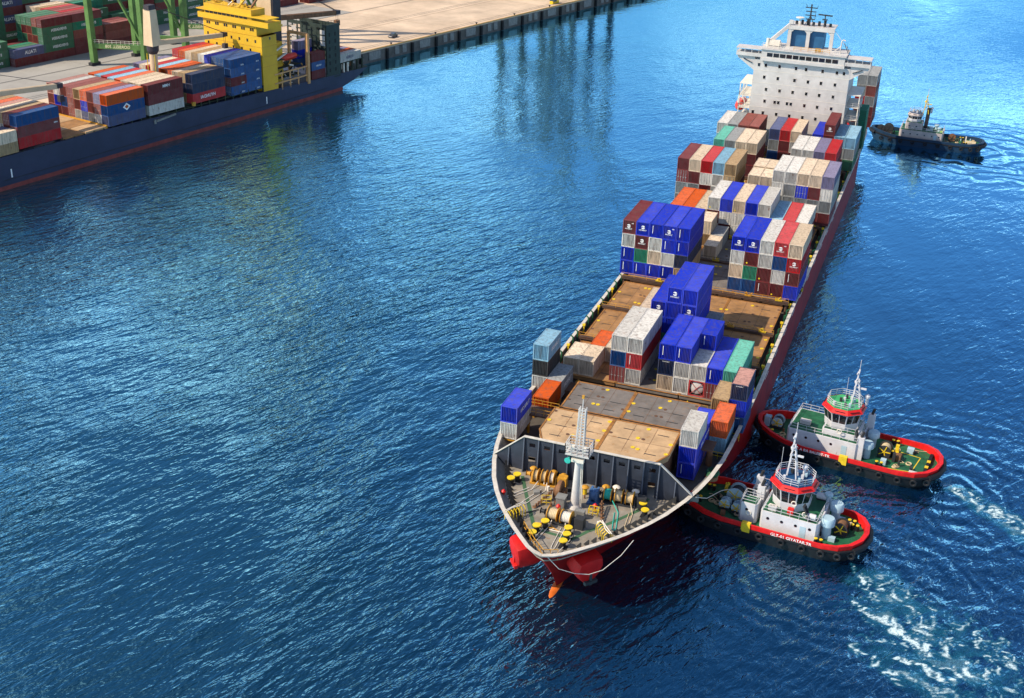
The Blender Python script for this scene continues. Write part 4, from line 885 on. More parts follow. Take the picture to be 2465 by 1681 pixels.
MB().bar((CX-1,66,28.3),(CX-1,66,34),.35).bar((CX-2.2,66,32),(CX+.2,66,32),.2).build('radar_mast',yh,bho)
# deck cranes
cr=paint('crane_cream',(0.60,0.46,0.30),rough=0.6,var=0.15,scale=0.3); crd=paint('crane_dark',(0.045,0.04,0.05),rough=0.6)
def crane(x,y,zb,zt,jx,jy,jz,zj,full=True):
    c=MB()
    c.cyl((x,y,8),(x,y,zb),1.05,n=16,m=0); c.lathe((x,y,zb),[(1.1,0),(1.55,.8),(1.6,2.2)],16,m=1)
    c.add([(x-1.7,y-1.5,zb+2.2),(x+1.7,y-1.5,zb+2.2),(x+1.7,y+1.5,zb+2.2),(x-1.7,y+1.5,zb+2.2),(x-1.2,y-1.1,zt),(x+1.2,y-1.1,zt),(x+1.2,y+1.1,zt),(x-1.2,y+1.1,zt)],[(0,3,2,1),(4,5,6,7),(0,1,5,4),(1,2,6,5),(2,3,7,6),(3,0,4,7)],0)
    c.box((x+.2,y-.2,zt+.6),(1.9,2.2,1.2),1)
    c.build('crane_post',[cr,crd],ls)
    j=MB(); d=Vector((jx-x,jy-y,jz-zj)).normalized()
    for e in (-.55,.55): j.bar(Vector((x+e,y+1.2,zj)),Vector((jx+e*.6,jy,jz)),.45,1.15)
    n_=6
    for i in range(n_+1):
        p=Vector((x,y+1.2,zj)).lerp(Vector((jx,jy,jz)),i/n_); j.box((p.x,p.y,p.z),(1.1,.4,1.0))
    j.build('crane_jib',cr,ls)
    MB().box((jx,jy+.6,jz+.1),(1.5,1.6,1.1)).build('jib_head',crd,ls)
    h=MB(); 
    for e in (-.4,.4): h.cyl((jx+e,jy+.9,jz),(jx+e*.6,jy+.9,jz-2.6),.05,n=5)
    h.box((jx,jy+.9,jz-3.2),(1.1,1.3,1.5)); h.cyl((jx,jy+.9,jz-3.9),(jx,jy+.9,jz-5.0),.12,n=6); h.build('hook_block',crd,ls)
    w_=MB()
    for e in (-.5,-.15,.2,.5): w_.cyl((x+e,y+.6,zt+.9),(jx+e*.8,jy+.4,jz+.7),.045,n=5)
    w_.build('hoist_wires',crd,ls)
crane(CX-.2,34.6,20.0,31.5,CX-.2,60.2,20.9,22.6)
MB().tube([(CX+1.35,33.6,9),(CX+1.35,33.6,20)],.1).tube([(CX-1.5,33.6,9),(CX-1.5,33.6,20)],.1).build('crane_ladder',yellow,ls)
crane(CX+2,-26,17,26,CX+2,1.0,18.0,20.2)
c3=MB().bb(CX-.5,CX+5,74.8,78.4,10,38).build('crane_post',cr,ls); MB().bb(CX+5.0,CX+5.6,75,78.2,10,38).build('crane_shade_side',crd,ls)  # dark slab puts the shade on the post's side into colour
j=MB().bar((CX+3,78.4,23.4),(CX-1.2,109.5,20.0),.5,1.3).bar((CX+4.2,78.4,23.4),(CX-.2,109.5,20.0),.5,1.3); 
for i in range(8): p=Vector((CX+3.6,78.4,23.4)).lerp(Vector((CX-.7,109.5,20.0)),i/7); j.box((p.x,p.y,p.z),(1.2,.4,1.1))
j.build('crane_jib',rusty,ls); MB().box((CX-.7,110.4,20.1),(1.7,2.0,1.2)).build('jib_head',crd,ls)
h=MB()
for e in (-.5,.5): h.cyl((CX-.7+e,110.6,20),(CX-.7+e*.6,110.6,17.4),.05,n=5)
h.box((CX-.7,110.6,16.8),(1.2,1.5,1.6)).cyl((CX-.7,110.6,16.2),(CX-.7,110.6,14.8),.14); h.build('hook_block',rusty,ls)
w_=MB()
for e in (0,.5,1.2,1.8): w_.cyl((CX+2+e,76,36.5),(CX-1.4+e*.7,110,20.7),.05,n=5)
w_.build('hoist_wires',crd,ls)
# open deck behind the house: portal frame, beams, lifeboat, pipes
pk_=paint('peach_frame',(0.62,0.33,0.14),rough=0.6,var=0.2)
q=MB().bar((x1,82.3,5),(x1,82.3,19.4),.9,.9).bar((x1,82.3,19.2),(x1-7,82.3,19.2),.8,.8).bar((x1-7,82.3,19.2),(x1-7,82.3,7),.7,.7); q.build('portal_frame',pk_,ls)
for z in (10.2,7.6): 
    q=MB().bar((x1,68,z-.1),(x1,82,z),.35,.35)
    for y in (71,74.5,78): q.bar((x1,y,z-2.2),(x1,y,z),.3)
    q.build('deck_beam',pk_,ls)
for z in (13.5,16.2): MB().bar((x1-1,69.4,z),(x1-2.5,76,z+1.1),.4,.4).build('davit_arm',ivory,ls)
rnd=random.Random(11)
for i in range(60):
    x,y=x1-.6-rnd.random()*8,69.8+rnd.random()*12; z=6+rnd.random()*6.5
    q=MB().bar((x,y,z),(x+rnd.uniform(-1,1),y+rnd.uniform(-1.5,1.5),z+rnd.uniform(-.3,1.6)),.12+.25*rnd.random()); q.build('deck_machinery',(rusty,gal,orangeY,ivory,dark)[i%5],ls)
MB().bb(x0,x1-.5,69.4,90,4.8,5.3).build('aft_deck',rusty,ls)
for z in (8,10.8,13.2): MB().bb(x1-7,x1-1.6,69.5,81,z,z+.15).build('machinery_flat',gal,ls)
ln=[]
for s_,wd,hh in ((-3.4,.1,.2),(-2.6,.9,.8),(0,1.2,1.0),(2.6,.9,.8),(3.4,.1,.2)): ln.append([(x1-2.4+wd*math.cos(t),77+s_,13.4+hh*math.sin(t)) for t in [2*math.pi*i/10 for i in range(10)]])
lbo=MB().loft(ln).build('lifeboat',lb_m,None,True); lbo.rotation_euler=(0,0,-TH); tag(lbo,'red lifeboat behind the yellow house of the moored ship','lifeboat')
# dark lattice tower with deckhouse faces
gk=paint('dark_green_steel',(0.028,0.045,0.040),rough=0.6,var=0.3,rust=.08)
for y in (90.7,): 
    q=MB().bb(x1-15,x1,y,y+.25,19.6,20.6).bb(x1-15,x1,y,y+.25,13.2,13.8)
    for i in range(9): q.bb(x1-15+i*1.85,x1-15+i*1.85+.4,y,y+.25,6,19.6)
    for z in (15.2,16.8,18.3): q.bb(x1-15,x1,y-.02,y+.2,z,z+.35)
    q.build('lashing_tower',gk,ls)
MB().bb(x1-.25,x1,90.7,97.0,4.6,20.4).bb(x1-15,x1-.25,96.5,97,8,20.2).build('tower_side_plate',gk,ls)
for i in range(6):
    for k_ in range(2): MB().bb(x1+.0,x1+.03,92+k_*2.6,92.6+k_*2.6,6.5+i*2.1,7.6+i*2.1).build('access_hole',black,ls)
for x in (x1-1.3,x1-12.3): 
    for z in (14.4,16.0,17.7): MB().bb(x-.9,x+.9,90.62,90.68,z,z+1.3).build('white_panel',white,ls)
MB().rail([(x1-15,90.8,20.6),(x1,90.8,20.6),(x1,97,20.5)],1.0,.05,1.2).build('tower_railing',gal,ls)
for i,cd in enumerate('MDM'): 
    c=container(pw(84.3,x1-1.5,5.6+i*2.5),6.06,cd,f"{BOXC[cd][2]} container, {TIER[3][i]} of stack between peach frame and dark tower",LG,-TH)
    if i==1: lettering('HANJIN',.7,print_white,c,(CW/2+.015,3.1,1.3),rz=R(90),mirror=True)
for i,cd in enumerate('DBV'): container(pw(84.3,x1-6.5,8.5+i*2.5),6.06,cd,f"{BOXC[cd][2]} container, {TIER[3][i]} of inner stack behind peach frame",LG,-TH)
c=container(pw(97.3,x1-1.4,8.3),12.19,'W','pale container with dark lettering at the stern of the moored ship',LG,-TH); c.scale=(.9,.82,.95); lettering('KOREA',1.3,paint('print_navy',(0.02,0.03,0.12)),c,(CW/2+.015,5.6,1.25),rz=R(90),mirror=True)
for r,cd in ((1,'O'),(2,'V'),(3,'M')): 
    c=container(pw(97.3,x1-1.4-r*2.4,8.3),12.19,cd,f"{BOXC[cd][2]} container beside the pale lettered one, moored ship's stern",LG,-TH); c.scale=(.9,.82,.95)
MB().bb(CX-10,CX+10.9,97.2,111,4.9,5.1).bb(CX-10,CX+11.2,97.2,108.5,8.0,8.25).build('stern_deck',gal,ls)
for i,y in enumerate((97.6,99.2,101,103.2,105.6,108)): MB().bb(CX+10.6,CX+11.0,y,y+.45,5,8.1).build('stern_pillar',(gal,ivory)[i in(1,2)],ls)
for i in range(7): MB().cyl((CX+8-.3*i,99+i*1.5,5),(CX+8-.3*i,99+i*1.5,6.6),.5,n=10).build('stern_winch',(rusty,dark,ivory)[i%3],ls)
# ================================================================ container yard and quay gear
YG='containers in the yard behind the moored ship'
YS=0.945
def ycol(al,ac,codes,where,mark=None,ends='E'):
    for i,cd in enumerate(codes):
        if cd=='.': continue
        c=container(pw(al,ac,4.02+i*2.59*.97),12.19,cd,f"{BOXC[cd][2]} container, {TIER[len(codes)][i] if len(codes)<6 else ORD[i]} tier, {where}",YG,-TH,'N')
        c.scale=(YS,YS,.97); ob(ENDW,'end_wall',BM[cd],c) if ends=='E' else [ob(RODS,'locking_bars',None,ob(DOOR,'door',BM[cd],c,(sx*.535,0,0))) for sx in (-1,1)]
        if mark and cd in 'EG' : lettering('EVERGREEN',1.15,print_white,c,(CW/2+.015,6.6,1.35),rz=R(90),mirror=True)
        elif mark and cd in 'QV': lettering('ITALIA',1.5,print_white,c,(CW/2+.015,6.2,1.3),rz=R(90),mirror=True)
rnd=random.Random(3)
def block(al,ac,rows,where,mk=True,ends='D'):
    for r,cs in enumerate(rows): ycol(al,ac-1.2-r*2.42,cs,f"{ORD[r]} row in, {where}",mk and r==0,ends)
block(55.2,-246.6,['MEEEM','EGXEX','GEXXE','EGEME','GEGEE'],'yard stack left of crane leg')
block(66.9,-246.6,['MMXGM','MXGEX','XMGMR','MXEMX','MMXRX','XMXMR','MXWXA','MXAXC','XMXXC'],'yard stack behind crane leg')
block(44.3,-246.6,['MQ','ME','EG','XM'],'low yard stack with slate top')
block(32.6,-249.0,['EEE','EME','GMX','XME'],'yard stack at left picture edge')
block(43.0,-263,['EEEEEEE','EEEEMEE','EEMEEEE'],'tall green yard wall at upper left')
block(31.4,-263,['EEEEEEE','EEEEMEE'],'tall green yard wall in corner')
block(55.6,-270,['MEMQMQM','QMEMEMQ'],'inner yard wall at upper left')
block(67.2,-271,['EMEEMEE','MEMEEME'],'inner yard wall behind crane leg')
block(79.6,-246.6,['MXX','MEX','EEM'],'low yard stack inside the gantry')
block(79.6,-258,['MEEE','MEEEG','MMEEE'],'green yard stack seen through gantry')
block(91.5,-252,['MX','ME','MEE'],'yard stack behind the cream crane post')
block(91.5,-262,['EMEME','EEMEE','EMEEE'],'upper yard stack behind cream crane')
block(103.5,-262,['MXMMX','MXMXM','XMEMX'],'brown yard wall behind cream crane jib')
block(115.5,-262,['EEMEE','MEMEE','EXEMR'],'yard stack beside far green crane leg')
block(127.5,-262,['EEEEM','XEEEX'],'yard stack left of yellow house')
block(139.5,-262,['MEEEE','EEEME'],'yard stack behind yellow house')
block(150,-268,['MXM','XMX'],'yard stack behind tan crane post')
block(168,-253,['M','X'],'yard row behind tan crane')
block(182,-250,['MX','XM'],'yard row far along quay')
# ---------------- green gantry cranes
gg=paint('gantry_green',(0.10,0.21,0.06),rough=0.6,var=0.4,scale=0.3,rust=0.12); gr_l=paint('gantry_cream_text',(0.75,0.72,0.45))
def leg(q,p,zt,w,lean=(0,0)): q.add([(p[0]+sx*w,p[1]+sy*w,4.9) for sx,sy in ((-1,-1),(1,-1),(1,1),(-1,1))]+[(p[0]+lean[0]+sx*w,p[1]+lean[1]+sy*w,zt) for sx,sy in ((-1,-1),(1,-1),(1,1),(-1,1))],[(0,3,2,1),(4,5,6,7),(0,1,5,4),(1,2,6,5),(2,3,7,6),(3,0,4,7)])
def gantry(o_al,o_ac,label,txt):
    g=empty('gantry_crane',pw(o_al,o_ac,0),-TH); tag(g,label,'gantry crane','green yard gantry cranes')
    A=(0,0); B=(14.2,7.4)
    for p,ln in ((A,(0,-.8)),(B,(0,-.6)),((A[0],A[1]+17),(0,0)),((B[0],B[1]+17),(0,0))):
        q=MB(); leg(q,p,52,.85,ln); q.build('leg',gg,g)
        MB().box((p[0],p[1],4.5),(1.6,3.4,.9)).build('bogie',dark,g)
    q=MB().bar((A[0],A[1],10),(B[0],B[1],10),1.1,1.5).bar((A[0],A[1]+17,10),(B[0],B[1]+17,10),1.1,1.5); q.build('sill_beam',gg,g)
    MB().bar((B[0],B[1],10.5),(A[0],A[1],44),.7,.7).build('diagonal_brace',gg,g); MB().bar((B[0],B[1]+17,10.5),(A[0],A[1]+17,44),.7,.7).build('diagonal_brace',gg,g)
    MB().bar((A[0]-14,A[1]-6,50),(B[0]+30,B[1]+18,50),1.6,2.4).bar((A[0]-14,A[1]+11,50),(B[0]+30,B[1]+35,50),1.6,2.4).build('main_girder',gg,g)
    MB().rail([(A[0],A[1]-.7,10.8),(B[0],B[1]-.7,10.8)],1.1,.05,1.3).build('walkway_railing',ivory,g)
    a=math.atan2(B[1]-A[1],B[0]-A[0]); nx,ny=math.sin(a),-math.cos(a)
    lettering(txt,1.3,gr_l,g,((A[0]+B[0])/2+nx*.58,(A[1]+B[1])/2+ny*.58,10),rz=a,mirror=True)
gantry(61.4,-231.8,'green gantry crane with lettered sill beam, left of the cream deck crane','GORBELL 308')
gantry(98.5,-236.0,'green gantry crane behind the yellow bridge house','GORBELL 309')
# tall quay cranes past the top of the picture, seen as streaks in the water
sts=paint('quay_crane_steel',(0.03,0.06,0.09),rough=0.5)
for k_,(al,lab) in enumerate(((247,'dark quay crane whose legs mirror in the water, nearer one'),(277,'dark quay crane whose legs mirror in the water, farther one'))):
    g=empty('quay_crane',pw(al,qedge(al)-3.9,0),-TH); tag(g,lab,'quay crane','tall quay cranes')
    for x in (0,-24.5):
        for y in (0,17): 
            q=MB(); q.bar((x,y,5),(x*.95,y,58),2.0,2.2); q.build('leg',sts,g)
            MB().box((x,y+1,4.6),(1.4,5,1.1)).build('bogie',yellow,g)
        MB().bar((x,0,20),(x,17,20),1.4,2.0).build('portal_beam',sts,g)
    for y in (0,17): MB().bar((0,y,24),(-24,y,24),1.4,2.2).bar((0,y,58),(-24,y,24),1.0,1.0).bar((-24,y,58),(0,y,24),.8,.8).build('side_frame',sts,g)
    MB().bar((-40,8.5,58),(6,8.5,58),3,3).bar((4,8.5,58),(10,8.5,96),2.2,2.6).build('boom',sts,g)
# small things on the quay
cr_=empty('service_car',pw(154,-188.1,4.0),R(10)-TH); tag(cr_,'small dark car parked on the empty quay','car')
MB().bb(-.85,.85,-2.1,2.1,.3,.8).build('body',paint('car_paint',(0.06,0.06,0.075),rough=.3),cr_); MB().add([(-.75,-1.3,.8),(.75,-1.3,.8),(.75,1.5,.8),(-.75,1.5,.8),(-.62,-.7,1.4),(.62,-.7,1.4),(.62,1.1,1.4),(-.62,1.1,1.4)],[(0,3,2,1),(4,5,6,7),(0,1,5,4),(1,2,6,5),(2,3,7,6),(3,0,4,7)]).build('cabin',glass,cr_)
for sx in (-1,1):
    for y in (-1.3,1.3): MB().cyl((sx*.7,y,.32),(sx*.9,y,.32),.32,n=12).build('wheel',black,cr_)
MB().bb(-.6,.6,-2.13,-2.09,.5,.65).build('headlight',print_white,cr_)
# ================================================================ tugs
tred=paint('tug_red',(0.66,0.012,0.012),rough=0.4,var=0.3,scale=0.9,rust=0.16,rustc=(0.12,0.02,0.015)); tblack=paint('tug_black',(0.010,0.010,0.013),rough=0.6,var=0.4)
twhite=paint('tug_white',(0.58,0.58,0.61),rough=0.5,var=0.12,rust=0.22,scale=.7,streak=True); troof=paint('tug_roof_blue',(0.01,0.06,0.16),rough=.5); lgreen=paint('bright_green_deck',(0.05,0.38,0.14),rough=.6,var=.25)
def outline(L,B,n=14,bow=0.55,st=0.35):
    """half outline from bow (-x) to stern (+x)"""
    P=[]
    for i in range(n+1):
        t=i/n; x=-L/2+L*(0.5-0.5*math.cos(math.pi*t)); u=(x+L/2)/L
        h=B/2
        if u<bow*.6: h*=math.sqrt(max(0,1-(1-u/(bow*.6))**2.2))
        if u>1-st*.55: h*=math.sqrt(max(0,1-((u-(1-st*.55))/(st*.55))**2.6))
        P.append((x,h))
    return P
def ringpts(P,k,dx=0): return [(x*k+dx,h*k) for x,h in P]+[(x*k+dx,-h*k) for x,h in reversed(P[1:-1])]
def tug(pos,ang,L,B,label,spec):
    t=empty('tugboat',(pos[0],pos[1],0),R(ang)); tag(t,label,'tugboat')
    P=outline(L,B); hm,bm_=spec['hull']
    sheer=lambda x: 2.55+max(0,(-x-L*.25))*.12+max(0,(x-L*.3))*.06
    def R3(k,zf,extra=0): return [(x*k,y*k,(zf(x) if callable(zf) else zf)+extra) for x,y in ringpts(P,1)]
    MB().loft([R3(.90,-1.2),R3(.95,.2),R3(.985,1.2),R3(.99,lambda x:sheer(x)-.85)],cap=False).build('hull',hm,t,True)
    MB().loft([R3(.99,lambda x:sheer(x)-.85),R3(1.0,lambda x:sheer(x)-.1),R3(1.0,sheer),R3(.955,sheer),R3(.95,1.65)],cap=False).build('bulwark',bm_,t)
    MB().loft([R3(1.0,lambda x:sheer(x)-1.0),R3(1.022,lambda x:sheer(x)-.95),R3(1.022,lambda x:sheer(x)-.7),R3(1.0,lambda x:sheer(x)-.66)],cap=False).build('rubber_fender',tblack,t)
    dk=[(x*.95,y*.95) for x,y in ringpts(P,1)]; MB().poly(dk[::-1],1.5,1.72).build('deck',spec['deck'],t)
    q=MB()
    for i in range(2 if spec.get('far') else 26):
        a=i/26; k_=int(a*(len(P)*2-3)); 
    # tyre fenders along both sides
    ty=MB().torus((0,0,0),.40,.17,ax='y',n=14,k=6).mesh('tyre_fender',True); ty.materials.append(tblack)
    for i in range(3,len(P)-2):
        for s in (1,-1):
            x,h=P[i]; o=place(ty,'tyre_fender',(x,s*(h+.2),1.25),t,0); 
    # big bow and stern bumpers
    for sgn in (-1,1):
        pts=[p for p in ringpts(P,1.0) if sgn*p[0]>L*.40]
        pts.sort(key=lambda p:p[1]); MB().tube([(x*1.01,y*1.01,sheer(x)-.95) for x,y in pts],.5,8).build('end_fender',tblack,t,True)
    # deckhouse
    for i,(x0_,x1_,y0_,y1_,z1_,mt) in enumerate(spec['house']):
        o=MB().poly([(x0_+.3,y0_),(x1_-.3,y0_),(x1_,y0_+.4),(x1_,y1_-.4),(x1_-.3,y1_),(x0_+.3,y1_),(x0_,y1_-.4),(x0_,y0_+.4)],1.7,z1_).build('deckhouse',mt,t)
        MB().bb(x0_+.25,x1_-.25,y0_+.25,y1_-.25,z1_,z1_+.03).build('house_deck',spec['deck'],o)
        n_=int((x1_-x0_)//1.9)
        for k_ in range(n_): MB().cyl((x0_+1.1+k_*1.9,y0_-.03,z1_-.95),(x0_+1.1+k_*1.9,y0_+.02,z1_-.95),.22,n=10).build('porthole',glass,o)
        MB().rail([(x0_+.3,y0_+.15,z1_),(x1_-.3,y0_+.15,z1_),(x1_-.2,y1_-.15,z1_),(x0_+.3,y1_-.15,z1_),(x0_+.3,y0_+.15,z1_)],.95,.03,1.3).build('deck_railing',twhite,o)
        if x1_-x0_>4: MB().bb(x1_-2.4,x1_-1.6,y0_-.04,y0_-.01,1.9,3.6).build('side_door',spec.get('door',lblue),o)
    # wheelhouse: eight-sided, windows leaning outwards
    wx,wy,wr,z0,z1_=spec['wh']
    def oc(r,ry): return [(wx+r*math.cos(R(22.5+45*i)),wy+ry*math.sin(R(22.5+45*i))) for i in range(8)]
    w0,w1_,w2_,w3_=oc(wr*.86,wr*.86),oc(wr*.9,wr*.9),oc(wr*1.03,wr*1.03),oc(wr*1.12,wr*1.12)
    zm=z0+(z1_-z0)*.30; zt=z1_-.75
    wh=MB().loft([[(x,y,z0) for x,y in w0],[(x,y,zm) for x,y in w1_]]).build('wheelhouse',twhite,t)
    g=MB()
    for i in range(8):
        a,b_=w1_[i],w1_[(i+1)%8]; c_,d_=w2_[i],w2_[(i+1)%8]
        def L2_(p,q_,f): return (p[0]+(q_[0]-p[0])*f,p[1]+(q_[1]-p[1])*f)
        for f0,f1 in ((.06,.47),(.53,.94)):
            A_=L2_(a,b_,f0);B_=L2_(a,b_,f1);C_=L2_(c_,d_,f1);D_=L2_(c_,d_,f0)
            MB().add([(*A_,zm+.12),(*B_,zm+.12),(*C_,zt-.1),(*D_,zt-.1)],[(0,1,2,3)]).build('window',glass,wh)
    k_=.985
    MB().loft([[(wx+(x-wx)*k_,wy+(y-wy)*k_,zm) for x,y in w1_],[(wx+(x-wx)*k_,wy+(y-wy)*k_,zt) for x,y in w2_]]).build('window_frame',twhite,wh)
    MB().loft([[(x,y,zt) for x,y in w2_],[(x,y,zt+.2) for x,y in w3_],[(wx+(x-wx)*.84,wy+(y-wy)*.84,z1_) for x,y in w3_]]).build('wheelhouse_roof',spec['roofband'],wh)
    tp=[(wx+(x-wx)*.80,wy+(y-wy)*.80) for x,y in w3_]
    MB().poly(tp,z1_,z1_+.05).build('top_deck',spec['roof'],wh)
    for i in range(8):
        a,b_=w3_[i],w3_[(i+1)%8]; m0=((a[0]+b_[0])/2,(a[1]+b_[1])/2); cx_,cy_=wx+(m0[0]-wx)*.93,wy+(m0[1]-wy)*.93
        an=math.atan2(b_[1]-a[1],b_[0]-a[0]); o=MB().box((0,0,0),(wr*.5,.3,.06)).build('skylight',glass,wh); o.location=(cx_,cy_,z1_-.25); o.rotation_euler=(R(-38),0,an)
    MB().rail([(x,y,z1_+.05) for x,y in tp+[tp[0]]],1.0,.035,1.2,bars=3).build('top_railing',twhite,wh)
    # mast
    mx,my,mz=spec['mast']; mm_=spec.get('mastm',twhite); zb=z1_
    m_=MB().bar((mx-.5,my,zb),(mx,my,mz),.22).bar((mx+.9,my-.6,zb),(mx+.1,my,zb+(mz-zb)*.75),.16).bar((mx+.9,my+.6,zb),(mx+.1,my,zb+(mz-zb)*.75),.16)
    for f,wd in ((.35,1.3),(.55,2.0),(.72,1.4),(.9,1.0)): 
        z=zb+(mz-zb)*f; m_.bar((mx-.2,my-wd/2,z),(mx-.2,my+wd/2,z),.14)
    for f in (.2,.3,.4,.5,.6,.7): z=zb+(mz-zb)*f; m_.bar((mx-.4+f*.4,my,z),(mx+.8-f*.6,my,z),.08)
    m_.box((mx+.5,my,zb+(mz-zb)*.5),(1.8,.25,.22)).cyl((mx,my,mz),(mx,my,mz+1.6),.04,n=5); m_.lathe((mx-.3,my+.8,zb+(mz-zb)*.55),[(.3,0),(.35,.3),(.1,.5)],10); m_.build('mast',mm_,wh)
    MB().cyl((mx+1.6,my+1.0,zb),(mx+1.6,my+1.0,zb+1.2),.22,n=10).lathe((mx+1.6,my+1,zb+1.2),[(.4,0),(.42,.3),(.15,.55)],10).build('searchlight',twhite,wh); MB().cyl((mx-1.2,my-1.2,zb),(mx-1.2,my-1.2,zb+4.8),.03,n=5).build('whip_aerial',twhite,wh)
    rb=random.Random(int(L*10))
    for i in range(9): MB().box((wx+rb.uniform(-.6,.6)*wr,wy+rb.uniform(-.6,.6)*wr,z1_+.35),(.35,.35,.6)).build('roof_instrument',(twhite,dark,lblue)[i%3],wh)
    for k_,(x,y,z,h,r) in enumerate(spec['vents']):
        o=MB().cyl((x,y,z),(x,y,z+h*.62),r*.72,n=14).build('vent_trunk',lblue,t,True); MB().lathe((x,y,z+h*.62),[(r*.8,0),(r*1.15,.1),(r*1.15,h*.3),(r*.95,h*.38)],16).build('vent_head',lblue,o,True)
    for (x,y,z,r,ln,c1,c2) in spec['winch']:
        o=MB().bb(x-r*.9,x+r*.9,y-ln/2-.2,y+ln/2+.2,z-r-.0,z-r*.55).build('towing_winch',dark,t)
        for s in (-1,1): MB().lathe((x,y+s*ln/2-.06,z),[(r,0),(r,.12)],18,ax='y').build('winch_flange',c1,o,True)
        MB().lathe((x,y-ln/2,z),[(r*.3,0),(r*.72,.02),(r*.76,ln*.5),(r*.72,ln-.02),(r*.3,ln)],18,ax='y').build('winch_drum',c2,o,True)
        for i in range(5): a=R(72*i); MB().bar((x,y-ln/2-.1,z),(x+r*.92*math.cos(a),y-ln/2-.1,z+r*.92*math.sin(a)),.13).build('winch_spoke',spec.get('spoke',yellow),o)
    for (x,y) in spec['bitts']:
        o=MB()
        for dx in (-.35,.35): o.cyl((x+dx,y,1.7),(x+dx,y,2.55),.2,n=10)
        o.bar((x-.6,y,2.1),(x+.6,y,2.1),.16); o=o.build('bitt',tblack,t,True)
        MB().cyl((x-.35,y,2.55),(x-.35,y,2.65),.24,n=10).cyl((x+.35,y,2.55),(x+.35,y,2.65),.24,n=10).build('bitt_cap',yellow,o)
    for (x,y,z,sx,sy,sz,mt,nm) in spec['boxes']: MB().box((x,y,z+sz/2),(sx,sy,sz),0).build(nm,mt,t)
    for (x,y,z) in spec.get('rafts',()):
        o=MB().lathe((x-.7,y,z+.42),[(.2,0),(.4,.08),(.42,.7),(.4,1.32),(.2,1.4)],12,ax='x').build('life_raft',twhite,t,True); MB().bb(x-.6,x+.6,y-.45,y+.45,z,z+.12).build('raft_cradle',dark,o)
    for (x,y,z) in spec.get('rings',()): MB().torus((x,y,z),.34,.08,ax='y',n=14,k=6).build('lifebuoy',ivory,t,True)
    for i in range(34):                                            # loose gear on the working decks
        x=rb.choice((rb.uniform(-L*.42,-L*.14),rb.uniform(L*.16,L*.40))); y=rb.uniform(-B*.33,B*.33); mt=rb.choice((dark,rusty,lblue,tblack,rope_m,orangeY,dark)); k_=rb.random()
        if k_<.3: MB().torus((x,y,1.80),.3+.25*rb.random(),.07,n=12,k=5).torus((x,y,1.9),.25+.15*rb.random(),.07,n=12,k=5).build('rope_coil',rope_m,t)
        elif k_<.6: MB().box((x,y,1.72+.25),(.25+.5*rb.random(),.25+.5*rb.random(),.5),rz=rb.random()).build('deck_fitting',mt,t)
        elif k_<.8: MB().cyl((x,y,1.72),(x,y,2.1+.6*rb.random()),.08+.14*rb.random(),n=8).build('deck_fitting',mt,t)
        else: MB().tube([(x,y,1.78),(x+rb.uniform(-1.2,1.2),y+rb.uniform(-1,1),1.78),(x+rb.uniform(-2,2),y+rb.uniform(-1.5,1.5),1.78)],.06,5).build('deck_hose',rb.choice((rope_m,tblack,rusty)),t)
    if 'text' in spec:
        tx,sz,x,off=spec['text']; x_,h_=min(P,key=lambda p:abs(p[0]-x)); lettering(tx,sz,print_white,t,(x,-B/2-.05-off,2.1))
    # the wooden rubbing posts on the near side
    for x in spec.get('yblock',()): MB().bb(x-.6,x+.6,-B/2-.16,-B/2+.55,1.35,2.68).build('pilot_step',yellow,t)
    # funnel casings and ladders
    for (x,y,h) in spec.get('funnels',()):
        o=MB().bb(x-.5,x+.5,y-.4,y+.4,1.7,h).build('exhaust_casing',twhite,t); MB().cyl((x,y,h),(x+.25,y,h+.9),.22,n=10).build('exhaust_pipe',dark,o)
    for (a,b_) in spec.get('lines',()): MB().bar((*a,1.728),(*b_,1.728),.14,.012).build('deck_line',yellow,t)
    for (x,y,z,x2,y2,z2) in spec.get('stairs',()):
        o=MB(); 
        for i in range(8): f=i/7; o.box((x+(x2-x)*f,y+(y2-y)*f,z+(z2-z)*f),(.3,.8,.06))
        o.bar((x,y-.42,z+.1),(x2,y2-.42,z2+.1),.08,.2).bar((x,y+.42,z+.1),(x2,y2+.42,z2+.1),.08,.2); o.build('stairway',dark,t)
    return t
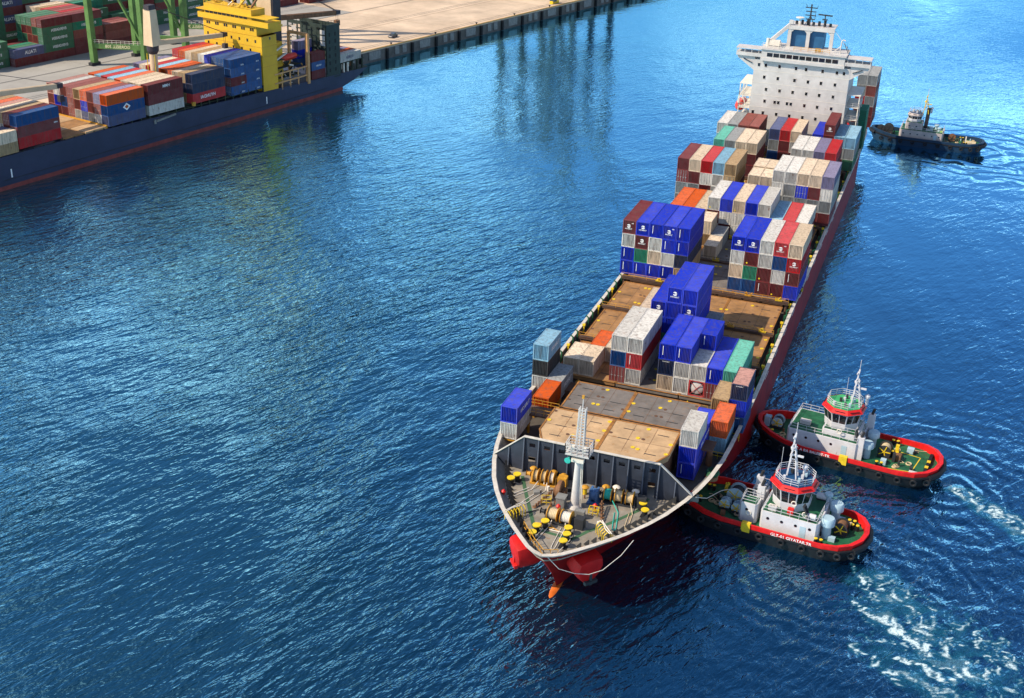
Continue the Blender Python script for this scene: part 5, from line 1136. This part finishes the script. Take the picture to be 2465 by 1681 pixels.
tug((22.8,-59.7),-6,26.8,10.6,'red and black tug with dark blue wheelhouse roof pressing under the bow',dict(hull=(tblack,tred),deck=deckgreen,roof=troof,roofband=tred,
  house=[(-.6,7.3,-3.9,3.9,4.4,twhite),(-3.7,-1.2,-3.4,-1.0,4.6,twhite),(-3.2,-1.2,1.0,3.4,4.2,twhite)],wh=(2.6,.1,3.0,4.4,8.3),mast=(1.9,.2,15.0),
  vents=[(8.1,-1.9,1.7,3.1,.85),(8.3,2.4,1.7,3.1,.85),(6.9,3.0,4.4,1.2,.5)],winch=[(-5.2,1.0,3.0,1.25,1.8,lblue,dark),(-6.1,-1.4,2.5,.8,.9,lblue,lblue),(-4.3,-1.6,2.5,.8,.9,lblue,lblue),(9.7,.2,2.6,.95,1.7,dark,rusty)],
  bitts=[(10.6,2.6),(11.2,1.6),(7.6,-4.2),(-9.2,2.2),(-10,-1.5)],boxes=[(-7.2,2.6,1.7,.35,.35,1.5,yellow,'tow_post'),(-7.0,2.2,2.9,.3,1.6,.3,yellow,'tow_bar'),(9.0,-2.4,1.7,.9,.7,.6,lblue,'deck_locker'),(3.2,-2.9,4.4,.8,.6,.9,red,'fire_cabinet'),(.8,-3.0,4.4,1.1,.7,.7,white,'deck_box'),(9.2,2.6,1.7,.8,.8,.8,lblue,'deck_locker')],
  rafts=[(6.0,-2.9,4.45),(6.0,2.9,4.45)],rings=[(-2.3,-3.46,3.2),(.6,-3.2,5.0),(5.2,-3.3,5.1),(3.5,-2.9,6.1)],text=('GLT-01 GIYATAR.TR',.62,4.2,.0),yblock=(-2.0,),funnels=[(-2.4,1.9,6.2),(-1.6,-.2,6.0)],stairs=[(4.9,-2.9,6.2,5.9,-3.3,4.5)]))
tug((30.4,-35.8),-7.3,28.2,10.6,'red tug with bright green wheelhouse top and open green aft deck',dict(hull=(tblack,tred),deck=deckgreen,roof=lgreen,roofband=tred,
  house=[(-8.6,2.2,-3.7,3.7,4.3,twhite),(-3.6,1.6,-2.9,2.9,5.2,twhite)],wh=(-1.4,.2,3.0,5.2,8.7),mast=(.0,.2,14.6),
  vents=[(3.3,-1.9,1.7,2.6,.8),(3.3,1.9,1.7,2.6,.8)],winch=[(5.6,.2,2.7,1.0,1.7,dark,rope_m),(-11.0,.3,2.8,.9,1.4,lblue,dark)],
  bitts=[(5.6,-3.9),(6.4,4.0),(7.0,.4),(-11.5,-2.4),(-12.2,1.6)],boxes=[(7.2,1.0,1.7,.5,.5,1.8,yellow,'tow_post'),(7.2,-1.2,1.7,.4,.4,1.5,dark,'tow_post'),(8.9,2.9,1.7,1.0,.8,.8,lblue,'deck_locker'),(6.0,-2.6,1.7,.8,.8,.8,lblue,'deck_locker'),(7.6,-.3,1.7,1.0,1.2,.9,rusty,'towing_hook'),(10.6,-3.4,1.7,1.4,.8,.35,white,'deck_hatch'),(-6.5,-1.2,4.4,1.6,.8,.6,white,'deck_box'),(12.0,.2,1.7,.45,6.2,.5,tblack,'stern_roller'),(12.0,.6,2.0,.5,.6,.3,yellow,'roller_clamp'),(12.0,-1.2,2.0,.5,.6,.3,yellow,'roller_clamp'),(-12.6,.2,1.8,.9,.9,1.6,lblue,'bow_fitting')],
  text=('GC A BA BALEBT-TR',.62,-4.2,.0),yblock=(.6,),funnels=[(2.4,3.2,6.4),(2.4,-3.0,5.4)],lines=[((6.6,2.4),(10.6,2.0)),((10.6,2.0),(10.2,-2.9)),((10.2,-2.9),(6.8,-3.6))],stairs=[(1.3,-2.2,5.8,2.9,-2.9,1.9)],rings=[(-.9,-3.4,5.6)]))
tblue=paint('tug_navy',(0.012,0.035,0.075),rough=.5,var=.2); buff=paint('tug_buff',(0.46,0.40,0.38),rough=.55,var=.15,rust=.12)
t3=tug((30.3,150.6),-1.5,30.5,9.2,'small dark blue tug with buff deckhouse and yellow mast beyond the stern',dict(hull=(tblue,tblue),deck=deckgreen,roof=troof,roofband=buff,
  house=[(-7.4,4.2,-3.5,3.5,4.3,buff),(-6.2,-1.6,-2.3,2.3,6.2,buff)],wh=(-4.0,0,2.0,6.2,8.6),spoke=dark,mast=(-1.6,0,13.8),mastm=yellow,
  vents=[(.8,-1.2,4.3,1.2,.6),(2.0,1.2,4.3,1.3,.6),(2.9,-1.0,4.3,1.1,.5)],winch=[(6.5,.2,2.7,1.0,1.6,rusty,rusty),(-10.6,0,3.1,1.4,2.0,dark,dark),(-12.6,-.6,3.0,1.1,1.2,dark,deckgreen)],bitts=[(10.2,-2.4),(9.0,2.4)],
  boxes=[(11.2,0,1.7,3.4,4.6,.25,rope_m,'towing_mat'),(10.2,-1.2,1.7,.3,.3,2.2,ivory,'tow_post'),(.2,-1.4,3.7,1.6,.9,.8,white,'deck_box'),(3.6,-1.6,3.7,.7,.7,.9,paint('lime_box',(0.35,0.55,0.08)),'deck_box')],stairs=[(4.4,-2.4,3.8,5.2,-2.4,1.9)],rings=[(-4.2,-2.6,4.6),(1.4,-3.4,2.9)]))
MB().bar((-.9,0,4.3),(-.7,0,10.2),1.0,1.0).build('funnel',paint('funnel_black',(0.02,0.02,0.025)),t3)
# tow line from the near tug to the ship
tl=MB().tube([(14.2,-71.2,9.0),(14.9,-66.5,6.3),(15.9,-61,4.6),(17.0,-58.2,3.6)],.05).build('tow_line',wrope); tag(tl,'pale tow line from the near tug up to the ship rail','tow line')
# ================================================================ foam and wash behind the tugs
import numpy as np
def vnoise(x,y,seed):
    def h(i,j): 
        n=(i.astype(np.int64)*374761393+j.astype(np.int64)*668265263+seed*982451653)&0x7fffffff
        n=((n^(n>>13))*1274126177)&0x7fffffff
        return (n&0xffff)/65535.0
    i,j=np.floor(x),np.floor(y); f,g=x-i,y-j; f=f*f*(3-2*f); g=g*g*(3-2*g)
    return (h(i,j)*(1-f)+h(i+1,j)*f)*(1-g)+(h(i,j+1)*(1-f)+h(i+1,j+1)*f)*g
def fbm(x,y,s,o=4):
    t=0;a=.5
    for k in range(o): t=t+a*vnoise(x*2**k,y*2**k,s+k*17); a*=.5
    return t
def foam_mat():
    m=bpy.data.materials.new('foam'); m.use_nodes=True; t=m.node_tree; t.nodes.clear()
    out=t.nodes.new('ShaderNodeOutputMaterial'); d=t.nodes.new('ShaderNodeBsdfDiffuse'); cm=mixc(t,0.5,(0.03,0.26,0.38),(0.62,0.80,0.86)); t.links.new(cm,d.inputs[0]); cmn=cm.node; tr=t.nodes.new('ShaderNodeBsdfTransparent'); mx=t.nodes.new('ShaderNodeMixShader')
    at=t.nodes.new('ShaderNodeAttribute'); at.attribute_name='foam'
    f=noise(t,4.5,6,0.72,kind='Object'); t.links.new(ramp(t,at.outputs['Fac'],0.25,0.75),cmn.inputs[0])
    ml=nd(t,'ShaderNodeMath',operation='MULTIPLY'); t.links.new(at.outputs['Fac'],ml.inputs[0]); t.links.new(ramp(t,f,0.36,0.62,0.3,1.25),ml.inputs[1]); ml.use_clamp=True
    t.links.new(ml.outputs[0],mx.inputs[0]); t.links.new(tr.outputs[0],mx.inputs[1]); t.links.new(d.outputs[0],mx.inputs[2]); t.links.new(mx.outputs[0],out.inputs[0]); return m
FM=foam_mat()
def foam(x0,x1,y0,y1,fn,label,step=.22):
    nx,ny=int((x1-x0)/step),int((y1-y0)/step); X,Y=np.meshgrid(np.linspace(x0,x1,nx),np.linspace(y0,y1,ny))
    A=np.clip(fn(X,Y),0,1)
    keep=A>0.02; k2=keep.copy(); k2[:-1]|=keep[1:]; k2[:,:-1]|=keep[:,1:]; k2[1:]|=keep[:-1]; k2[:,1:]|=keep[:,:-1]
    cell=k2[:-1,:-1]|k2[1:,:-1]|k2[:-1,1:]|k2[1:,1:]
    idx=np.arange(nx*ny).reshape(ny,nx); J,I=np.nonzero(cell)
    F=np.stack([idx[J,I],idx[J,I+1],idx[J+1,I+1],idx[J+1,I]],1)
    u,inv=np.unique(F,return_inverse=True); V=np.stack([X.ravel()[u],Y.ravel()[u],np.full(len(u),.03)],1)
    me=bpy.data.meshes.new('foam'); me.from_pydata(V.tolist(),[],inv.reshape(-1,4).tolist()); a=me.attributes.new('foam','FLOAT','POINT'); a.data.foreach_set('value',A.ravel()[u].astype(np.float32)); me.materials.append(FM)
    o=bpy.data.objects.new('foam',me); col.objects.link(o); tag(o,label,'foam',kind='stuff'); o.visible_shadow=True; return o
def lines(X,Y,s,sc,th):
    """thin curling filaments: zero crossings of warped noise"""
    wx=X+3.5*(fbm(X*.12,Y*.12,s+5)-.5)*4; wy=Y+3.5*(fbm(X*.12,Y*.12,s+9)-.5)*4
    n=fbm(wx*sc,wy*sc,s,4)-.47
    return np.clip(1-np.abs(n)/th,0,1)
def seg(X,Y,p,q,w0,w1):
    px,py=p; dx,dy=q[0]-px,q[1]-py; L2=dx*dx+dy*dy; t=np.clip(((X-px)*dx+(Y-py)*dy)/L2,0,1); d=np.hypot(X-px-t*dx,Y-py-t*dy); w=w0+(w1-w0)*t
    return np.clip(1-(d/w)**2,0,1),t
def wash1(X,Y):
    wx=X+(fbm(X*.35,Y*.35,3)-.5)*3.2; wy=Y+(fbm(X*.35,Y*.35,8)-.5)*3.2
    A=np.zeros_like(X)
    d=fbm(wx*1.1,wy*1.1,21,5); d2=fbm(wx*2.3,wy*2.3,31,4)
    for p,q,w0,w1,k in (((37.6,-67.8),(39.8,-70.6),2.4,2.2,1.0),((36.3,-73.4),(45.0,-79.8),1.1,1.6,1.1),((40.0,-71.5),(44.2,-74.0),1.3,1.4,.75),((45.2,-70.8),(44.6,-75.5),.6,1.0,.8),((45,-79.5),(47,-77.5),1.4,1.0,.9),((37,-82.4),(43.5,-87),.9,1.4,.75),((42,-82.4),(47.6,-85),.5,.8,1.0),((47.6,-85),(50.2,-81.5),.8,.9,.95),((50.2,-81.5),(49.2,-78.5),.6,.5,.7),((46.8,-78.3),(48.6,-81.5),.4,.5,.7),((47,-77.6),(51.5,-75.2),.7,.5,.6),((53.6,-74.8),(54.8,-82.5),.9,1.2,.75),((51.5,-75.0),(54,-75.2),.4,.7,.8),((41,-85.6),(50,-87.5),1.0,1.4,.6),((33.9,-64.6),(34.8,-66.6),.8,.7,.7),((49.8,-71),(51,-73.6),.5,.5,.5)):
        s,t=seg(wx,wy,p,q,w0,w1); A=np.maximum(A,k*s*np.clip((d-.30)*4,0,1.3)*np.clip((d2-.28)*4,.25,1.2))
    m,_=seg(X,Y,(40,-73),(50,-81),7.5,10); A=np.maximum(A,1.0*np.clip(m*1.8,0,1)*lines(X,Y,40,.20,.030)*np.clip((d2-.25)*4,.15,1))
    A=np.maximum(A,.7*np.clip(m*1.5,0,1)*lines(X,Y,77,.42,.030)*np.clip((d-.36)*5,0,1))
    b_,_=seg(wx,wy,(38,-69),(47,-81),5,9); A=np.maximum(A,.34*np.clip(b_*1.4,0,1)*np.clip((fbm(wx*.45,wy*.45,5,3)-.3)*3,0,1))
    return A
def wash2(X,Y):
    wx=X+(fbm(X*.4,Y*.4,13)-.5)*2.6; wy=Y+(fbm(X*.4,Y*.4,18)-.5)*2.6
    d=fbm(wx*1.2,wy*1.2,51,5); d2=fbm(wx*2.4,wy*2.4,61,4); A=np.zeros_like(X)
    A=.8*np.clip(seg(X,Y,(46,-39),(60,-49.5),1.8,4.2)[0]*1.6,0,1)*lines(X,Y,140,.3,.035)*np.clip((d2-.25)*4,.1,1)
    for p,q,w0,w1,k in (((44.4,-38.0),(49,-40.6),1.2,2.4,.9),((47.5,-40.2),(53,-45),1.9,2.0,.85),((50,-43.2),(58,-49),.7,1.1,1.1),((52.5,-43.8),(62,-51),1.2,1.6,.7)):
        s,t=seg(wx,wy,p,q,w0,w1); A=np.maximum(A,k*s*np.clip((d-.30)*4,0,1.3)*np.clip((d2-.28)*4,.2,1.2))
    b_,_=seg(wx,wy,(45,-38.5),(58,-48.5),1.8,3.6); A=np.maximum(A,.34*np.clip(b_*1.4,0,1)*np.clip((d-.2)*3,0,1))
    return A
def wash3(X,Y):
    wx=X+(fbm(X*.4,Y*.4,93)-.5)*2.6; wy=Y+(fbm(X*.4,Y*.4,98)-.5)*2.6
    d2=fbm(wx*2.0,wy*2.0,161,4); s,_=seg(wx,wy,(16.9,146),(18.5,133),.6,2.0); return .45*s*np.clip((d2-.4)*4,0,1)
foam(31,62,-90,-62,wash1,'white churned wash behind the near tug'); foam(43,66,-55,-36,wash2,'white wake behind the green-topped tug'); foam(13,26,126,150,wash3,'faint foam between the far tug and ship',.3)
codes=list(BOXC); VS=[]; FS=[]; MI=[]
bpy.context.view_layer.update()
for c_,L_,cd_,hs_ in LOOSE_LIST:
    for me_,off_ in ((FR40 if L_>9 else FR20,0),(RF40 if L_>9 else RF20,0),(ENDW,0),(REARW,L_)):
        b0=len(VS); mw=c_.matrix_world; VS+=[tuple(mw@Vector((v.co.x,v.co.y+off_,v.co.z))) for v in me_.vertices]; FS+=[tuple(b0+i for i in p.vertices) for p in me_.polygons]; MI+=[codes.index(cd_)]*len(me_.polygons)
me=bpy.data.meshes.new('shipping_containers'); me.from_pydata(VS,[],FS); me.polygons.foreach_set('material_index',MI)
for k_ in codes: me.materials.append(BM[k_])
o=bpy.data.objects.new('shipping_containers',me); col.objects.link(o); tag(o,'small mostly hidden containers packed among the stacks and the yard','container',kind='stuff')
for o_ in [o_ for o_ in col.objects if 'skip' in o_]: bpy.data.objects.remove(o_)
print('containers',NCONT[0],'objects',len(bpy.data.objects))
